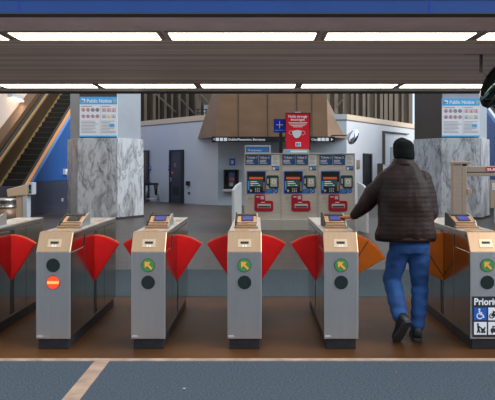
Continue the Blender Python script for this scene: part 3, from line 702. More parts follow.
machine(244.0, 'steel ticket machine nearest the payphone, beneath the blue lit header')
machine(281.0, 'steel ticket machine in the middle of the three, under the red mask poster')
machine(318.0, 'steel ticket machine nearest the man in the beanie')
def header(p0, p1, q0, q1, Yh, label, words):
    x0, x1 = xat(p0, Yh), xat(p1, Yh); z1 = zat(q0, Yh); z0 = EYE - (153.2 - 168)/SM
    t = thing('header_sign', label, 'sign', ((x0+x1)/2, Yh, z0))
    MB().box(x0, x1, Yh, Yh + .15, z0, z1, 'machine_pale').build('case', t, .005)
    m = B(x0 + .03, x1 - .03, Yh - .006, Yh, z0 + .025, z1 - .03, 'cyan_sign' if words == '' else 'blue_sign')
    if words: m.text(words, .07, (x0 + .07, Yh - .009, z0 + .06), 'white', width=(x1 - x0)*.55)
    else: m.box(x0 + .18, x1 - .05, Yh - .008, Yh - .006, z0 + .03, z1 - .035, 'white')
    m.build('face', t)
header(244.8, 270.6, 145.4, 153, 17.4, 'blue lit header sign on top of the ticket machine nearest the payphone', 'Tickets')
header(283.6, 309, 149.2, 153, 17.5, 'pale blue header strip on the middle ticket machine, below the red poster', '')
# blue plus sign and red poster on stands behind the machines
Yp = 18.25
x0, x1, z0, z1 = xat(273.6, Yp), xat(286.4, Yp), zat(132.6, Yp), zat(119, Yp)
t = thing('plus_sign', 'square deep blue sign with a thin white cross on a black post', 'sign', ((x0+x1)/2, Yp, 0))
m = B(x0, x1, Yp, Yp + .05, z0, z1, 'navy_sign'); cx, cz = (x0+x1)/2 - .01, z0 + .21
m.box(cx - .095, cx + .095, Yp - .004, Yp, cz - .008, cz + .008, 'white'); m.box(cx - .008, cx + .008, Yp - .0045, Yp, cz - .095, cz + .095, 'white'); m.box(x0 + .03, x1 - .04, Yp - .004, Yp, z0 + .055, z0 + .073, 'cyan_sign'); m.build('panel', t)
MB().box(xat(279.2, Yp), xat(282.4, Yp), Yp + .05, Yp + .13, 0, z0 + .2, 'black').build('post', t)
Yp = 18.1
x0, x1, z0, z1 = xat(286, Yp), xat(309.7, Yp), zat(148.9, Yp), zat(113.4, Yp); w, h = x1 - x0, z1 - z0
t = thing('mask_poster', 'red poster asking to wear masks, with a white face mask, above the middle machine', 'poster', ((x0+x1)/2, Yp, 0))
m = MB(); m.box(x0 - .015, x0, Yp, Yp + .05, z0 - .02, z1 + .015, 'black'); m.box(x1, x1 + .02, Yp, Yp + .05, z0 - .02, z1 + .015, 'black'); m.box(x0, x1, Yp, Yp + .05, z0 - .025, z0, 'black'); m.box(x0, x1, Yp, Yp + .05, z1, z1 + .015, 'black'); m.box(x0, x1, Yp + .03, Yp + .05, z0, z1, 'black')
m.box(x0 + w*.38, x0 + w*.62, Yp + .01, Yp + .04, z1 + .015, z1 + .045, 'alu'); m.build('frame', t)
for sx in (x0 + .02, x1 - .06): B(sx, sx + .04, Yp + .05, Yp + .09, 0, z1 - .1, 'black').build('post', t)
m = B(x0, x1, Yp + .005, Yp + .03, z0, z1, 'poster_red')
e = Yp + .002
m.text('Masks strongly', .085, (x0 + w*.10, e, z1 - h*.115), 'white', width=w*.80, bold=.03)
m.text('encouraged.', .085, (x0 + w*.20, e, z1 - h*.20), 'white', width=w*.60, bold=.03)
for i, (a, b) in enumerate(((.10, .90), (.13, .87), (.2, .8), (.30, .70))): m.box(x0 + w*a, x0 + w*b, e, e + .003, z1 - h*(.265 + i*.04), z1 - h*(.25 + i*.04), 'white')
m.box(x0 + w*.40, x0 + w*.63, e, e + .003, z0 + h*.07, z0 + h*.19, 'white'); m.box(x0 + w*.44, x0 + w*.49, e - .002, e, z0 + h*.09, z0 + h*.165, 'ink_black'); m.box(x0 + w*.52, x0 + w*.60, e - .002, e, z0 + h*.09, z0 + h*.165, 'cyan_sign')
m.build('print', t)
m = MB(); cx, cz = x0 + w*.48, z0 + h*.42
out = [(-.22, .085), (-.08, .11), (.05, .115), (.17, .09), (.15, -.03), (.06, -.10), (-.06, -.125), (-.15, -.08), (-.20, 0)]
m.prism([(cx + a*w*1.05, cz + b*h*.95) for a, b in out], 'y', e - .012, e, 'mask')
for s_, c_ in ((-1, (-.22, .04)), (1, (.19, .03))):
    pts = [Vector((cx + (c_[0] + s_*.12*math.sin(a))*w*1.05, e - .006, cz + (c_[1] + .055*math.cos(a))*h)) for a in [PI*i/8 for i in range(9)]]
    for a, b in zip(pts, pts[1:]): m.bar(a, b, .008, .004, 'mask', up=(0, 1, 0))
m.build('mask_picture', t, label='white face mask')
# side screens
for p, s_, lab in ((240.6, -1, 'pale slanted divider panel beside the ticket machine nearest the payphone'), (358.6, 1, 'pale slanted divider panel between the ticket machines and the man')):
    a = Vector((xat(p, YM - .12), YM - .12, 0)); bx_ = (233 if s_ < 0 else 367.6); b = Vector((xat(bx_, 16.3), 16.3, 0))
    d = (b - a).normalized(); n_ = Vector((d.y, -d.x, 0)) * .03
    prof = [(a, .0), (b, .0), (b, 1.05), (a + (b-a)*.55, 1.16), (a, 1.22)]
    m = MB(); A1 = [m._v(p_ + n_ + Vector((0, 0, z))) for p_, z in prof]; A2 = [m._v(p_ - n_ + Vector((0, 0, z))) for p_, z in prof]; kk = m.mi('glass_panel')
    m.face(A1, kk); m.face(A2[::-1], kk)
    for i in range(5): m.face([A1[i], A1[(i+1) % 5], A2[(i+1) % 5], A2[i]], kk)
    tag(m.build('divider_panel', origin=(a.x, a.y, 0), bevel=.006), lab, 'divider', 'divider panels')

# ================================================================== fare gates
YF = 5.86
GW = 0.149
def disc(m, x, z, r, y0, y1, mm, seg=28): m.cyl((x, y0, z), (x, y1, z), r, mm, seg=seg)
def gate(cx, label, top='green', low='dark', screen='screen', wings=('red', 'red'), priority=False):
    t = thing('fare_gate', label, 'fare gate', (cx, YF, 0), 'fare gates')
    y0, L = YF, 1.88
    B(cx - .132, cx + .132, y0 + .012, y0 + L - .03, 0, .10, 'plinth').build('plinth', t, .004)
    prof = [(y0 + .012, .092), (y0 + .012, .846), (y0 + .115, 1.0), (y0 + L, 1.0), (y0 + L, .092)]
    MB().prism(prof, 'x', cx - GW + .008, cx + GW - .008, 'steel_side_reflect').build('housing', t, .004)
    B(cx - GW, cx + GW, y0, y0 + .012, .090, .848, 'steel').build('front_panel', t, .004)
    B(cx - GW + .003, cx + GW - .003, y0 + .115, y0 + L, 1.0, 1.012, 'steel').build('top_plate', t, .003)
    # steel head, leaning back; warm ceiling reflection painted as a bronze tint
    hd = MB().prism([(y0 - .004, .846), (y0 + .10, 1.014), (y0 + .22, 1.014), (y0 + .22, .99), (y0 + .118, .99), (y0 + .02, .846)], 'x', cx - GW - .001, cx + GW + .001, 'bronze').build('head', t, .006, label='sloped steel head with warm reflection painted as bronze')
    n_ = Vector((0, -.168, .104)).normalized(); sl = Vector((0, .104, .168)).normalized(); o = Vector((cx, y0 - .004, .846))
    def slab(xa, xb, ta, tb, d, mm, nm, par):
        m = MB(); v = []
        for dd in (0, d):
            v += [m._v(o + Vector((xa, 0, 0)) + sl*ta + n_*dd), m._v(o + Vector((xb, 0, 0)) + sl*ta + n_*dd), m._v(o + Vector((xb, 0, 0)) + sl*tb + n_*dd), m._v(o + Vector((xa, 0, 0)) + sl*tb + n_*dd)]
        kk = m.mi(mm)
        for q in ((3,2,1,0),(4,5,6,7),(0,1,5,4),(1,2,6,5),(2,3,7,6),(3,0,4,7)): m.face([v[i] for i in q], kk)
        return m.build(nm, par)
    slab(-.058, .058, .045, .125, .004, 'bronze_plate', 'ticket_plate', hd); slab(-.036, .036, .080, .102, .006, 'black', 'ticket_slot', hd)
    slab(-.018, -.004, .052, .066, .006, 'white', 'ticket_symbol', hd); slab(.006, .020, .052, .066, .006, 'white', 'ticket_symbol', hd)
    B(cx - .09, cx + .045, y0 + .235, y0 + .42, 1.012, 1.017, 'bronze_plate').build('exit_plate', t, .002)
    B(cx + .06, cx + .12, y0 + 1.25, y0 + 1.45, 1.012, 1.017, 'bronze_plate').build('exit_plate', t, .002)
    # card reader: sloped box with screen and a black side cheek
    ra, rb, rx0, rx1 = y0 + .50, y0 + .78, cx - .085 - (.04 if priority else 0), cx + .105 - (.04 if priority else 0)
    rd = MB().prism([(ra, 1.012), (ra, 1.050), (rb - .05, 1.128), (rb, 1.128), (rb, 1.012)], 'x', rx0, rx1, 'bronze').build('card_reader', t, .006)
    th = math.atan2(.078, rb - .05 - ra); o2 = Vector((0, ra, 1.050)); s2 = Vector((0, math.cos(th), math.sin(th))); n2 = Vector((0, -math.sin(th), math.cos(th)))
    def face(xa, xb, a, b, d, mm, nm, par):
        m = MB(); v = []
        for dd in (0, d):
            for (x_, t_) in ((xa, a), (xb, a), (xb, b), (xa, b)): v.append(m._v(o2 + Vector((x_, 0, 0)) + s2*t_ + n2*dd))
        kk = m.mi(mm)
        for q in ((3,2,1,0),(4,5,6,7),(0,1,5,4),(1,2,6,5),(2,3,7,6),(3,0,4,7)): m.face([v[i] for i in q], kk)
        return m.build(nm, par)
    face(rx0, rx1, .022, .034, .004, 'dark', 'seam', rd)
    bz = face(rx0 + .004, rx1 - .004, .200, .238, .006, 'dark', 'bezel', rd)
    face(rx0 + .040, rx1 - .030, .072, .185, .005, 'dark', 'screen_rim', rd)
    face(rx0 + .058, rx1 - .040, .090, .172, .007, screen, 'reader_screen', rd)
    ck = [(ra - .02, 1.012), (ra + .04, 1.075), (rb - .02, 1.140), (rb + .05, 1.140), (rb + .06, 1.012)]
    MB().prism(ck, 'x', rx0 - .016, rx0 - .002, 'black').build('reader_cheek', rd)
    MB().prism([(a_, b_ - (.006 if b_ > 1.1 else 0)) for a_, b_ in ck], 'x', rx1 + .002, rx1 + .010, 'steel').build('reader_cheek', rd, 0, 'steel side cheek')
    B(rx0 - .02, rx1 + .014, ra - .05, ra, 1.012, 1.034, 'bronze').build('reader_foot', rd, .003)
    # lamps on the front panel
    for z, kind in ((.733, top), (.584, low)):
        m = MB(); disc(m, cx, z, .060, y0 - .004, y0, 'steel_dark'); b = m.build('direction_lamp', t)
        m = MB(); disc(m, cx, z, .056, y0 - .007, y0 - .004, {'green': 'lens_green', 'dark': 'lens_dark', 'red': 'lens_red'}[kind])
        m.build('lens', b)
        if kind == 'green':
            a = R(45); rt = lambda p: (cx + (p[0]*math.cos(a) - p[1]*math.sin(a)), z + (p[0]*math.sin(a) + p[1]*math.cos(a)))
            MB().prism([rt(p) for p in ((-.009, -.045), (.009, -.045), (.009, .004), (.036, .004), (0, .044), (-.036, .004), (-.009, .004))], 'y', y0 - .010, y0 - .007, 'arrow').build('arrow', b)
        if kind == 'red': B(cx - .05, cx + .05, y0 - .010, y0 - .007, z - .012, z + .012, 'lens_bar').build('bar', b)
    # sides: panels with seams, top rail, slot, locks
    for sd in (-1, 1):
        xs = cx + sd*(GW - .008)
        def side(ya, yb, za, zb, d, mm, nm, bev=.003):
            a_, b_ = sorted((xs, xs + sd*d)); return B(a_, b_, ya, yb, za, zb, mm).build(nm, t, bev)
        side(y0 + .14, y0 + L, .965, .998, .010, 'steel_side_reflect', 'top_rail')
        for ya, yb in ((.03, .50), (.508, .845), (.955, 1.30), (1.308, 1.875)):
            z1_ = .955 if ya > .1 else .84
            side(y0 + ya, y0 + yb, .115, z1_, .007, 'steel_side_reflect', 'side_panel')
        side(y0 + .86, y0 + .94, .115, .955, .004, 'steel_dark', 'wing_slot', 0)
        m = MB(); m.cyl((xs, y0 + 1.02, .70), (xs + sd*.012, y0 + 1.02, .70), .014, 'alu', seg=12); m.cyl((xs, y0 + 1.02, .665), (xs + sd*.012, y0 + 1.02, .665), .012, 'alu', seg=12); m.build('lock', t)
        kind = wings[0 if sd < 0 else 1]
        if kind:
            yc, xa, za = y0 + .88, cx + sd*(GW - .02), .470
            th0, th1, rr = (-2, 37, .440) if kind == 'red' else (-2, 64, .462)
            arc = [(xa + sd*rr*math.sin(R(q)), za + rr*math.cos(R(q))) for q in [th0 + (th1-th0)*i/24 for i in range(25)]]
            outl = [(xa - sd*.012, za - .02), (xa + sd*.02, za - .02)] + arc[::-1]
            wg = MB().prism(outl, 'y', yc - .018, yc + .018, 'wing_red' if kind == 'red' else 'wing_orange').build('barrier_wing', t, .007, label='red fan-shaped wing' if kind == 'red' else 'orange fan-shaped wing, opened wide')
            m = MB()
            for a_, b_ in zip(arc, arc[1:]): m.bar((a_[0], yc, a_[1]), (b_[0], yc, b_[1]), .03, .012, 'wing_edge', up=(0, 0, 1) if abs(a_[0]-b_[0]) > abs(a_[1]-b_[1]) else (1, 0, 0))
            m.build('edge_trim', wg)
            if kind == 'orange':
                q = R(33); m = MB(); m.bar((xa + sd*.03*math.sin(q), yc - .02, za + .03*math.cos(q)), (xa + sd*.46*math.sin(q), yc - .02, za + .46*math.cos(q)), .006, .006, 'dark', up=(0, 1, 0)); m.build('seam', wg)
    # sticker at the foot of the front panel
    B(cx - .14, cx - .09, y0 - .002, y0, .108, .122, 'alu').build('maker_plate', t)
    if priority:
        xa, xb, za, zb = cx - .132, cx + .132, .108, .462; e = y0 - .004
        pl = B(xa, xb, e, y0, za, zb, 'ink_black').build('priority_sign', t, label='black Priority sign with four symbols')
        MB().text('Priority', .082, (xa + .012, e - .002, zb - .072), 'white', width=.235, bold=.03).build('lettering', pl)
        s_ = .110; pos = [(xa + .014, .256), (xa + .138, .256), (xa + .014, .130), (xa + .138, .130)]
        for i, (px_, pz) in enumerate(pos):
            m = B(px_, px_ + s_, e - .002, e, pz, pz + s_, 'mach_blue' if i == 0 else 'white'); col = 'white' if i == 0 else 'ink_black'
            f_ = e - .003; q = lambda u, v: (px_ + s_*u, f_, pz + s_*v)
            def ln(a, b, w_=.010): m.bar(q(*a), q(*b), w_, .0015, col, up=(0, 1, 0))
            def ring(u, v, r_, w_=.008, a0=0, a1=360):
                k_ = [(u + r_*math.cos(R(a0 + (a1-a0)*j/16)), v + r_*math.sin(R(a0 + (a1-a0)*j/16))) for j in range(17)]
                for a, b in zip(k_, k_[1:]): ln(a, b, w_)
            def dot(u, v, r_): m.cyl(q(u, v), Vector(q(u, v)) + Vector((0, -.001, 0)), r_*s_, col, seg=12)
            if i == 0: dot(.42, .85, .08); ln((.42, .75), (.44, .48), .013); ln((.44, .60), (.64, .58)); ln((.44, .48), (.66, .46), .013); ln((.66, .46), (.78, .20), .013); ring(.45, .34, .22, .009, 120, 330)
            if i == 1: ring(.27, .34, .17); ring(.74, .34, .17); ln((.27, .34), (.42, .64)); ln((.42, .64), (.66, .64)); ln((.66, .64), (.74, .34)); ln((.5, .34), (.66, .64)); ln((.27, .34), (.5, .34)); ln((.42, .64), (.5, .34)); ln((.66, .64), (.62, .78)); ln((.36, .70), (.46, .70))
            if i == 2: dot(.30, .84, .08); ln((.32, .74), (.36, .44), .016); ln((.36, .44), (.26, .16), .012); ln((.36, .44), (.46, .16), .012); ln((.34, .66), (.56, .54)); ln((.54, .58), (.64, .34)); ln((.60, .40), (.84, .40), .02); ring(.64, .22, .06); ring(.82, .22, .06); ln((.84, .42), (.86, .62))
            if i == 3: m.box(px_ + s_*.2, px_ + s_*.85, f_ - .001, f_, pz + s_*.2, pz + s_*.5, col); ln((.36, .5), (.36, .66)); ln((.66, .5), (.66, .66)); ln((.36, .66), (.66, .66)); dot(.3, .15, .06); dot(.75, .15, .06)
            m.build('symbol', pl)
    return t
GX = [xat(p, YF) for p in (-42.5, 53.2, 148.2, 244.5, 341.2, 487.4)]
gate(GX[0], 'fare gate cut off at the photo edge in front of the litter bin')
gate(GX[1], 'fare gate with a lit red no-entry lamp and a blank reader', top='dark', low='red', screen='screen_off')
gate(GX[2], 'fare gate with a green arrow between the red-lamp gate and the middle gate')
gate(GX[3], 'fare gate with a green arrow in front of the machine nearest the payphone')
gate(GX[4], 'fare gate whose card reader the man touches, one wing red and one orange', wings=('red', 'orange'))
gate(GX[5], 'fare gate with the black Priority sign, on the wide aisle', wings=('orange', None), priority=True)

# bronze swing gate by the far right gate
Yg = 8.05
t = thing('swing_gate', 'bronze swing gate with a red label and tall post, behind the Priority gate', 'gate', (xat(457, Yg), Yg, 0))
MB().box(xat(453, Yg), xat(461.6, Yg), Yg, Yg + .10, 0, zat(163.6, Yg), 'gate_bronze').build('post', t, .006)
B(xat(452.6, Yg), xat(470, Yg), Yg - .03, Yg + .12, zat(164, Yg), zat(161.2, Yg), 'gate_bronze').build('post_cap', t, .006)
B(xat(464, Yg), xat(467.5, Yg), Yg + .02, Yg + .07, zat(166, Yg), zat(164, Yg), 'dark').build('hinge', t)
m = MB(); m.box(xat(461.9, Yg), xat(467.2, Yg), Yg, Yg + .06, .05, zat(166, Yg), 'gate_bronze'); xe = 3.75
m.box(xat(467.2, Yg), xe, Yg, Yg + .06, zat(176.2, Yg), zat(166, Yg), 'gate_bronze'); m.box(xe - .07, xe, Yg, Yg + .06, .05, zat(176.2, Yg), 'gate_bronze'); m.box(xat(467.2, Yg), xe - .07, Yg, Yg + .06, .10, .17, 'gate_bronze')
fr = m.build('leaf_frame', t, .006)
MB().box(xat(467.2, Yg), xe, Yg - .006, Yg - .001, zat(172.6, Yg), zat(171.8, Yg), 'steel_dark').build('groove', fr)
B(xat(467.2, Yg), xat(471.4, Yg), Yg - .01, Yg + .05, zat(194.4, Yg), zat(188.8, Yg), 'bronze_plate').build('latch', fr, .004)
m = B(xat(486, Yg), xat(486, Yg) + .34, Yg - .010, Yg - .002, zat(171.2, Yg), zat(166.8, Yg), 'poster_red'); m.text('SURFACE', .038, (xat(486.6, Yg), Yg - .013, zat(170.6, Yg)), 'white', width=.30, bold=.03); m.build('red_label', fr)
MB().box(xe, xe + .10, Yg - .02, Yg + .10, 0, zat(163.6, Yg), 'gate_bronze').build('latch_post', t, .006)
# cream sign sliver beyond the gate
Yk = 19.5
m = B(xat(490.8, Yk), xat(500, Yk), Yk, Yk + .05, zat(208, Yk), zat(180, Yk), 'tan_box'); m.box(xat(492, Yk), xat(499, Yk), Yk - .006, Yk, zat(190, Yk), zat(183, Yk), 'white'); m.box(xat(494.5, Yk), xat(496.5, Yk), Yk + .0, Yk + .05, 0, zat(208, Yk), 'alu')
tag(m.build('floor_sign'), 'cream standing sign seen through the swing gate beyond the right pillar', 'sign')

# hanging dark mirror with bracket
Yd = 9.6
c = at(495, 85, Yd)
t = thing('hanging_mirror', 'dark glossy convex mirror hanging from the ceiling slats at the photo edge', 'mirror', c)
rot = Matrix.Rotation(R(26), 3, 'Y')
MB().ball(c, (.165, .16, .35), 'mirror_dark', 28, 18, rot).build('dome', t)
n = 28
MB().loft([[c + rot @ Vector((.04 + dx, ry*math.cos(2*PI*i/n), rz*math.sin(2*PI*i/n))) for i in range(n)] for dx, ry, rz in ((-.02, .168, .348), (.02, .168, .348))], 'black').build('rim', t)
m = MB(); m.box(xat(464.5, Yd), xat(482.6, Yd), Yd, Yd + .04, zat(54.5, Yd), zat(52, Yd), 'black'); m.box(xat(480.3, Yd), xat(482.8, Yd), Yd, Yd + .04, zat(72.5, Yd), zat(54.5, Yd), 'black')
m.box(xat(464.5, Yd), xat(467, Yd), Yd, Yd + .04, zat(52, Yd), CZ + .0, 'black')
m.box(xat(480.3, Yd), xat(482.8, Yd), Yd, Yd + .04, zat(52, Yd), CZ + .0, 'black')
m.cyl(at(481.5, 72, Yd + .02), at(491, 80, Yd + .02), .008, 'steel_dark', seg=8); m.build('bracket', t)

# litter on the carpet
for p, q, r_, l in ((184, 389, .008, 'tiny white scrap of litter on the blue carpet below the gates'), (396, 372.5, .006, 'tiny red scrap of litter on the blue carpet near the man')):
    Yl = EYE*F/(q - 168); m = MB(); m.ball((xat(p, Yl), Yl, r_*.5), (r_*1.6, r_, r_*.5), 'litter' if q > 380 else 'ink_red', 8, 6)
    for v in m.bm.verts: v.co += Vector((noise.noise(v.co*90), noise.noise(v.co*120 + Vector((3, 1, 2))), 0))*r_*.4
    tag(m.build('litter_scrap', origin=(xat(p, Yl), Yl, 0)), l, 'litter')

# ================================================================== the man
def remesh(m, name, vox, smooth_it, root, disp=None, parent=None, post=None, fac=.5):
    me = m.mesh('tmp', recalc=True); o = bpy.data.objects.new('tmp', me); C.objects.link(o)
    r = o.modifiers.new('r', 'REMESH'); r.mode = 'VOXEL'; r.voxel_size = vox
    if smooth_it:
        s_ = o.modifiers.new('s', 'SMOOTH'); s_.iterations = smooth_it; s_.factor = fac
    dg = bpy.context.evaluated_depsgraph_get(); e = o.evaluated_get(dg)
    nm = bpy.data.meshes.new_from_object(e, depsgraph=dg); mats = list(m.mats)
    bpy.data.objects.remove(o); bpy.data.meshes.remove(me)
    nm.materials.clear()
    for q in mats: nm.materials.append(q)
    nm.update(); N_ = [v.normal.copy() for v in nm.vertices]
    if disp:
        for v, q in zip(nm.vertices, N_): v.co += q * disp(v.co, q)
    for p in nm.polygons:
        p.use_smooth = True; p.material_index = 0
    if post: post(nm)
    for v in nm.vertices: v.co -= root.location
    nm.name = name; nm.update()
    ob = bpy.data.objects.new(name, nm); C.objects.link(ob); ob.parent = parent or root
    return ob
V = Vector
def ering(cx, cy, z, rx, ry, n=28, p=2.3):
    out = []
    for i in range(n):
        a = 2*PI*i/n; ca, sa = math.cos(a), math.sin(a)
        out.append(V((cx + rx*math.copysign(abs(ca)**(2/p), ca), cy + ry*math.copysign(abs(sa)**(2/p), sa), z)))
    return out
man = thing('person', 'man in black beanie, dark quilted jacket and blue jeans, reaching to a card reader', 'person', (1.40, 6.2, 0))
sh_l, el_l, wr_l = V((1.155, 6.25, 1.455)), V((1.015, 6.32, 1.245)), V((.905, 6.445, 1.112))
sh_r, el_r, wr_r = V((1.545, 6.24, 1.468)), V((1.588, 6.21, 1.17)), V((1.520, 6.42, 1.02))
hip_l, kn_l, an_l = V((1.318, 6.21, .87)), V((1.255, 6.30, .53)), V((1.285, 6.06, .218))
hip_r, kn_r, an_r = V((1.478, 6.21, .87)), V((1.508, 6.27, .48)), V((1.462, 6.20, .10))
hc = V((1.360, 6.305, 1.724))
hrot = Matrix.Rotation(R(14), 3, 'Z') @ Matrix.Rotation(R(-8), 3, 'X')      # looking ahead, a little left and down
H = lambda x, y_, z_: hc + hrot @ V((x, y_, z_))
def hand(m, wrist, fwd, up, side, bend, mm):
    """palm and five fingers; fwd along the hand, up the back of the hand, side towards the thumb"""
    fwd, up, side = fwd.normalized(), up.normalized(), side.normalized()
    P_ = lambda f, s_, u: wrist + fwd*f + side*s_ + up*u
    for s_ in (-.028, -.009, .010, .028): m.chain([P_(.005, s_*.7, 0), P_(.05, s_*.95, .002), P_(.088, s_, 0)], [.017, .015, .0115], mm, 10)
    for s_, ln in ((-.031, .060), (-.011, .074), (.010, .080), (.030, .072)):
        p = P_(.088, s_, 0); d = fwd.copy(); pts = [p]; rot_ax = fwd.cross(up)
        for k_, part in enumerate((.45, .32, .23)):
            d = Matrix.Rotation(-bend[k_], 3, rot_ax) @ d; p = p + d*ln*part; pts.append(p.copy())
        m.chain(pts, [.0105, .0095, .0088, .0075], mm, 10)
    m.chain([P_(.02, .026, -.004), P_(.05, .050, -.010), P_(.082, .058, -.014), P_(.102, .056, -.018)], [.016, .0125, .0108, .0088], mm, 10)
m = MB()
# head with face
m.ball(H(0, -.012, .018), (.075, .094, .094), 'skin', 24, 16, hrot); m.ball(H(0, .025, -.045), (.058, .066, .075), 'skin', 20, 14, hrot)
m.ball(H(0, .062, -.088), (.030, .026, .022), 'skin', 14, 10, hrot)
m.chain([H(0, .088, .022), H(0, .105, -.012), H(0, .112, -.030)], [.010, .013, .016], 'skin', 10)
for s_ in (-1, 1):
    m.ball(H(s_*.013, .100, -.032), (.011, .012, .010), 'skin', 10, 8); m.ball(H(s_*.078, -.005, -.01), (.012, .024, .034), 'skin', 12, 10, hrot @ Matrix.Rotation(R(s_*18), 3, 'Z'))
    m.ball(H(s_*.032, .078, .012), (.016, .013, .012), 'skin', 12, 8, hrot); m.ball(H(s_*.034, .078, .034), (.022, .014, .008), 'skin', 12, 8, hrot)
m.ball(H(0, .086, -.058), (.026, .012, .007), 'skin', 12, 8, hrot); m.ball(H(0, .084, -.070), (.023, .012, .007), 'skin', 12, 8, hrot)
m.chain([H(0, -.02, -.05), V((1.355, 6.27, 1.58)), V((1.35, 6.25, 1.52))], [.056, .058, .064], 'skin', 16)
# trunk and limbs under the clothes
m.loft([ering(1.40, 6.21, .84, .14, .10), ering(1.395, 6.21, .95, .155, .105), ering(1.385, 6.215, 1.10, .145, .10), ering(1.37, 6.225, 1.28, .17, .115), ering(1.355, 6.24, 1.42, .175, .11), ering(1.345, 6.245, 1.50, .12, .085), ering(1.35, 6.25, 1.55, .06, .06)], 'skin')
m.chain([sh_l, el_l, wr_l], [.056, .044, .029], 'skin'); m.chain([sh_r, el_r, wr_r], [.056, .044, .029], 'skin')
for hp, kn, an in ((hip_l, kn_l, an_l), (hip_r, kn_r, an_r)): m.chain([hp, kn, kn + (an - kn)*.35 + V((0, -.015, 0)), an], [.080, .054, .052, .036], 'skin')
fl = V((-.78, .62, -.06))
hand(m, wr_l + fl*.02, fl, V((-.05, -.02, 1)), V((.62, .78, 0)), (R(8), R(12), R(10)), 'skin')
hand(m, wr_r + V((-.01, .03, -.01)), V((-.5, .6, -.35)), V((.75, .3, .3)), V((.2, .3, .9)), (R(25), R(35), R(25)), 'skin')
# feet
m.chain([an_r + V((0, -.02, -.035)), an_r + V((.01, .06, -.05)), an_r + V((.02, .15, -.07))], [.036, .034, .022], 'skin')
tw = Matrix.Rotation(R(20), 3, 'Z'); fd = tw @ V((0, math.cos(R(48)), -math.sin(R(48)))); fu = tw @ V((0, math.sin(R(48)), math.cos(R(48))))
m.chain([an_l - fd*.02 - fu*.035, an_l + fd*.06 - fu*.05, an_l + fd*.15 - fu*.07], [.036, .034, .022], 'skin')
eyes = [H(-.032, .090, .012), H(.032, .090, .012)]; mouth = H(0, .095, -.064)
def paint(me):
    for q in ('eye', 'ink_black', 'lips'): me.materials.append(M[q])
    for p in me.polygons:
        for e_ in eyes:
            d = (p.center - e_).length
            if d < .0052: p.material_index = 2
            elif d < .0105 and abs((hrot.transposed() @ (p.center - e_)).z) < .006: p.material_index = 1
        q = hrot.transposed() @ (p.center - mouth)
        if abs(q.x) < .024 and abs(q.z) < .010 and q.y > -.012: p.material_index = 3
remesh(m, 'body', .0055, 3, man, post=paint)
# jacket
m = MB()
m.loft([ering(1.358, 6.205, .925, .280, .174), ering(1.358, 6.205, .97, .280, .178), ering(1.365, 6.205, 1.05, .258, .172), ering(1.362, 6.21, 1.2, .248, .168), ering(1.357, 6.22, 1.34, .243, .165), ering(1.350, 6.235, 1.44, .228, .15), ering(1.347, 6.245, 1.50, .215, .138), ering(1.349, 6.252, 1.555, .178, .120), ering(1.352, 6.258, 1.605, .132, .104), ering(1.354, 6.265, 1.635, .104, .094), ering(1.356, 6.272, 1.66, .082, .080)], 'jacket')
m.chain([sh_l + V((.03, 0, 0)), sh_l + (el_l - sh_l)*.5 + V((0, -.01, 0)), el_l, el_l + (wr_l - el_l)*.5, wr_l + (el_l - wr_l)*.17], [.098, .086, .078, .064, .047], 'jacket', 18)
m.chain([sh_r + V((-.03, 0, 0)), sh_r + (el_r - sh_r)*.5, el_r, el_r + (wr_r - el_r)*.5, wr_r], [.098, .086, .078, .066, .054], 'jacket', 18)
def quilt(co, n_):
    arm = co.x < 1.10
    c_ = (co - sh_l).dot((wr_l - sh_l).normalized()) if arm else co.z
    w = 1 if .93 < co.z < 1.56 else .25
    return w*.0026*(abs(math.sin(c_*PI/.042))**.5 - .6) + .010*noise.noise(co*6.5) + .006*noise.noise(co*V((14, 14, 9)))
jk = remesh(m, 'jacket', .010, 5, man, disp=quilt)
# hem band, collar, back seam
m = MB(); m.loft([ering(1.358, 6.205, z_, .277 + d_, .175 + d_, 36) for z_, d_ in ((.910, -.012), (.912, -.003), (.93, .001), (.950, -.002), (.952, -.012))], 'jacket'); m.build('hem_band', jk)
m = MB(); m.loft([ering(1.352 + (z_ - 1.6)*.05, 6.262 + (z_ - 1.6)*.1, z_, r_, r_*.95, 28, 2) for z_, r_ in ((1.605, .112), (1.62, .112), (1.642, .102), (1.664, .094), (1.668, .084), (1.62, .08))], 'jacket'); m.build('collar', jk)
# jeans
m = MB()
m.loft([ering(1.398, 6.21, .80, .165, .125), ering(1.398, 6.205, .86, .186, .138), ering(1.396, 6.205, .95, .176, .125), ering(1.395, 6.21, 1.0, .17, .12)], 'jeans')
m.chain([hip_l + V((0, 0, -.02)), hip_l + (kn_l - hip_l)*.5 + V((-.004, 0, 0)), kn_l, kn_l + (an_l - kn_l)*.5 + V((0, -.012, 0)), an_l + (kn_l - an_l)*.12], [.108, .094, .083, .080, .070], 'jeans', 18)
m.chain([hip_r + V((0, 0, -.02)), hip_r + (kn_r - hip_r)*.5, kn_r, kn_r + (an_r - kn_r)*.5 + V((.004, -.012, 0)), an_r + V((0, -.005, .02))], [.108, .094, .080, .072, .066], 'jeans', 18)
def folds(co, n_):
    k_ = .011 if co.z < .62 else .006
    return k_*noise.noise(V((co.x*7, co.y*7, co.z*17))) + .004*noise.noise(co*22)
jn = remesh(m, 'jeans', .0095, 4, man, disp=folds)
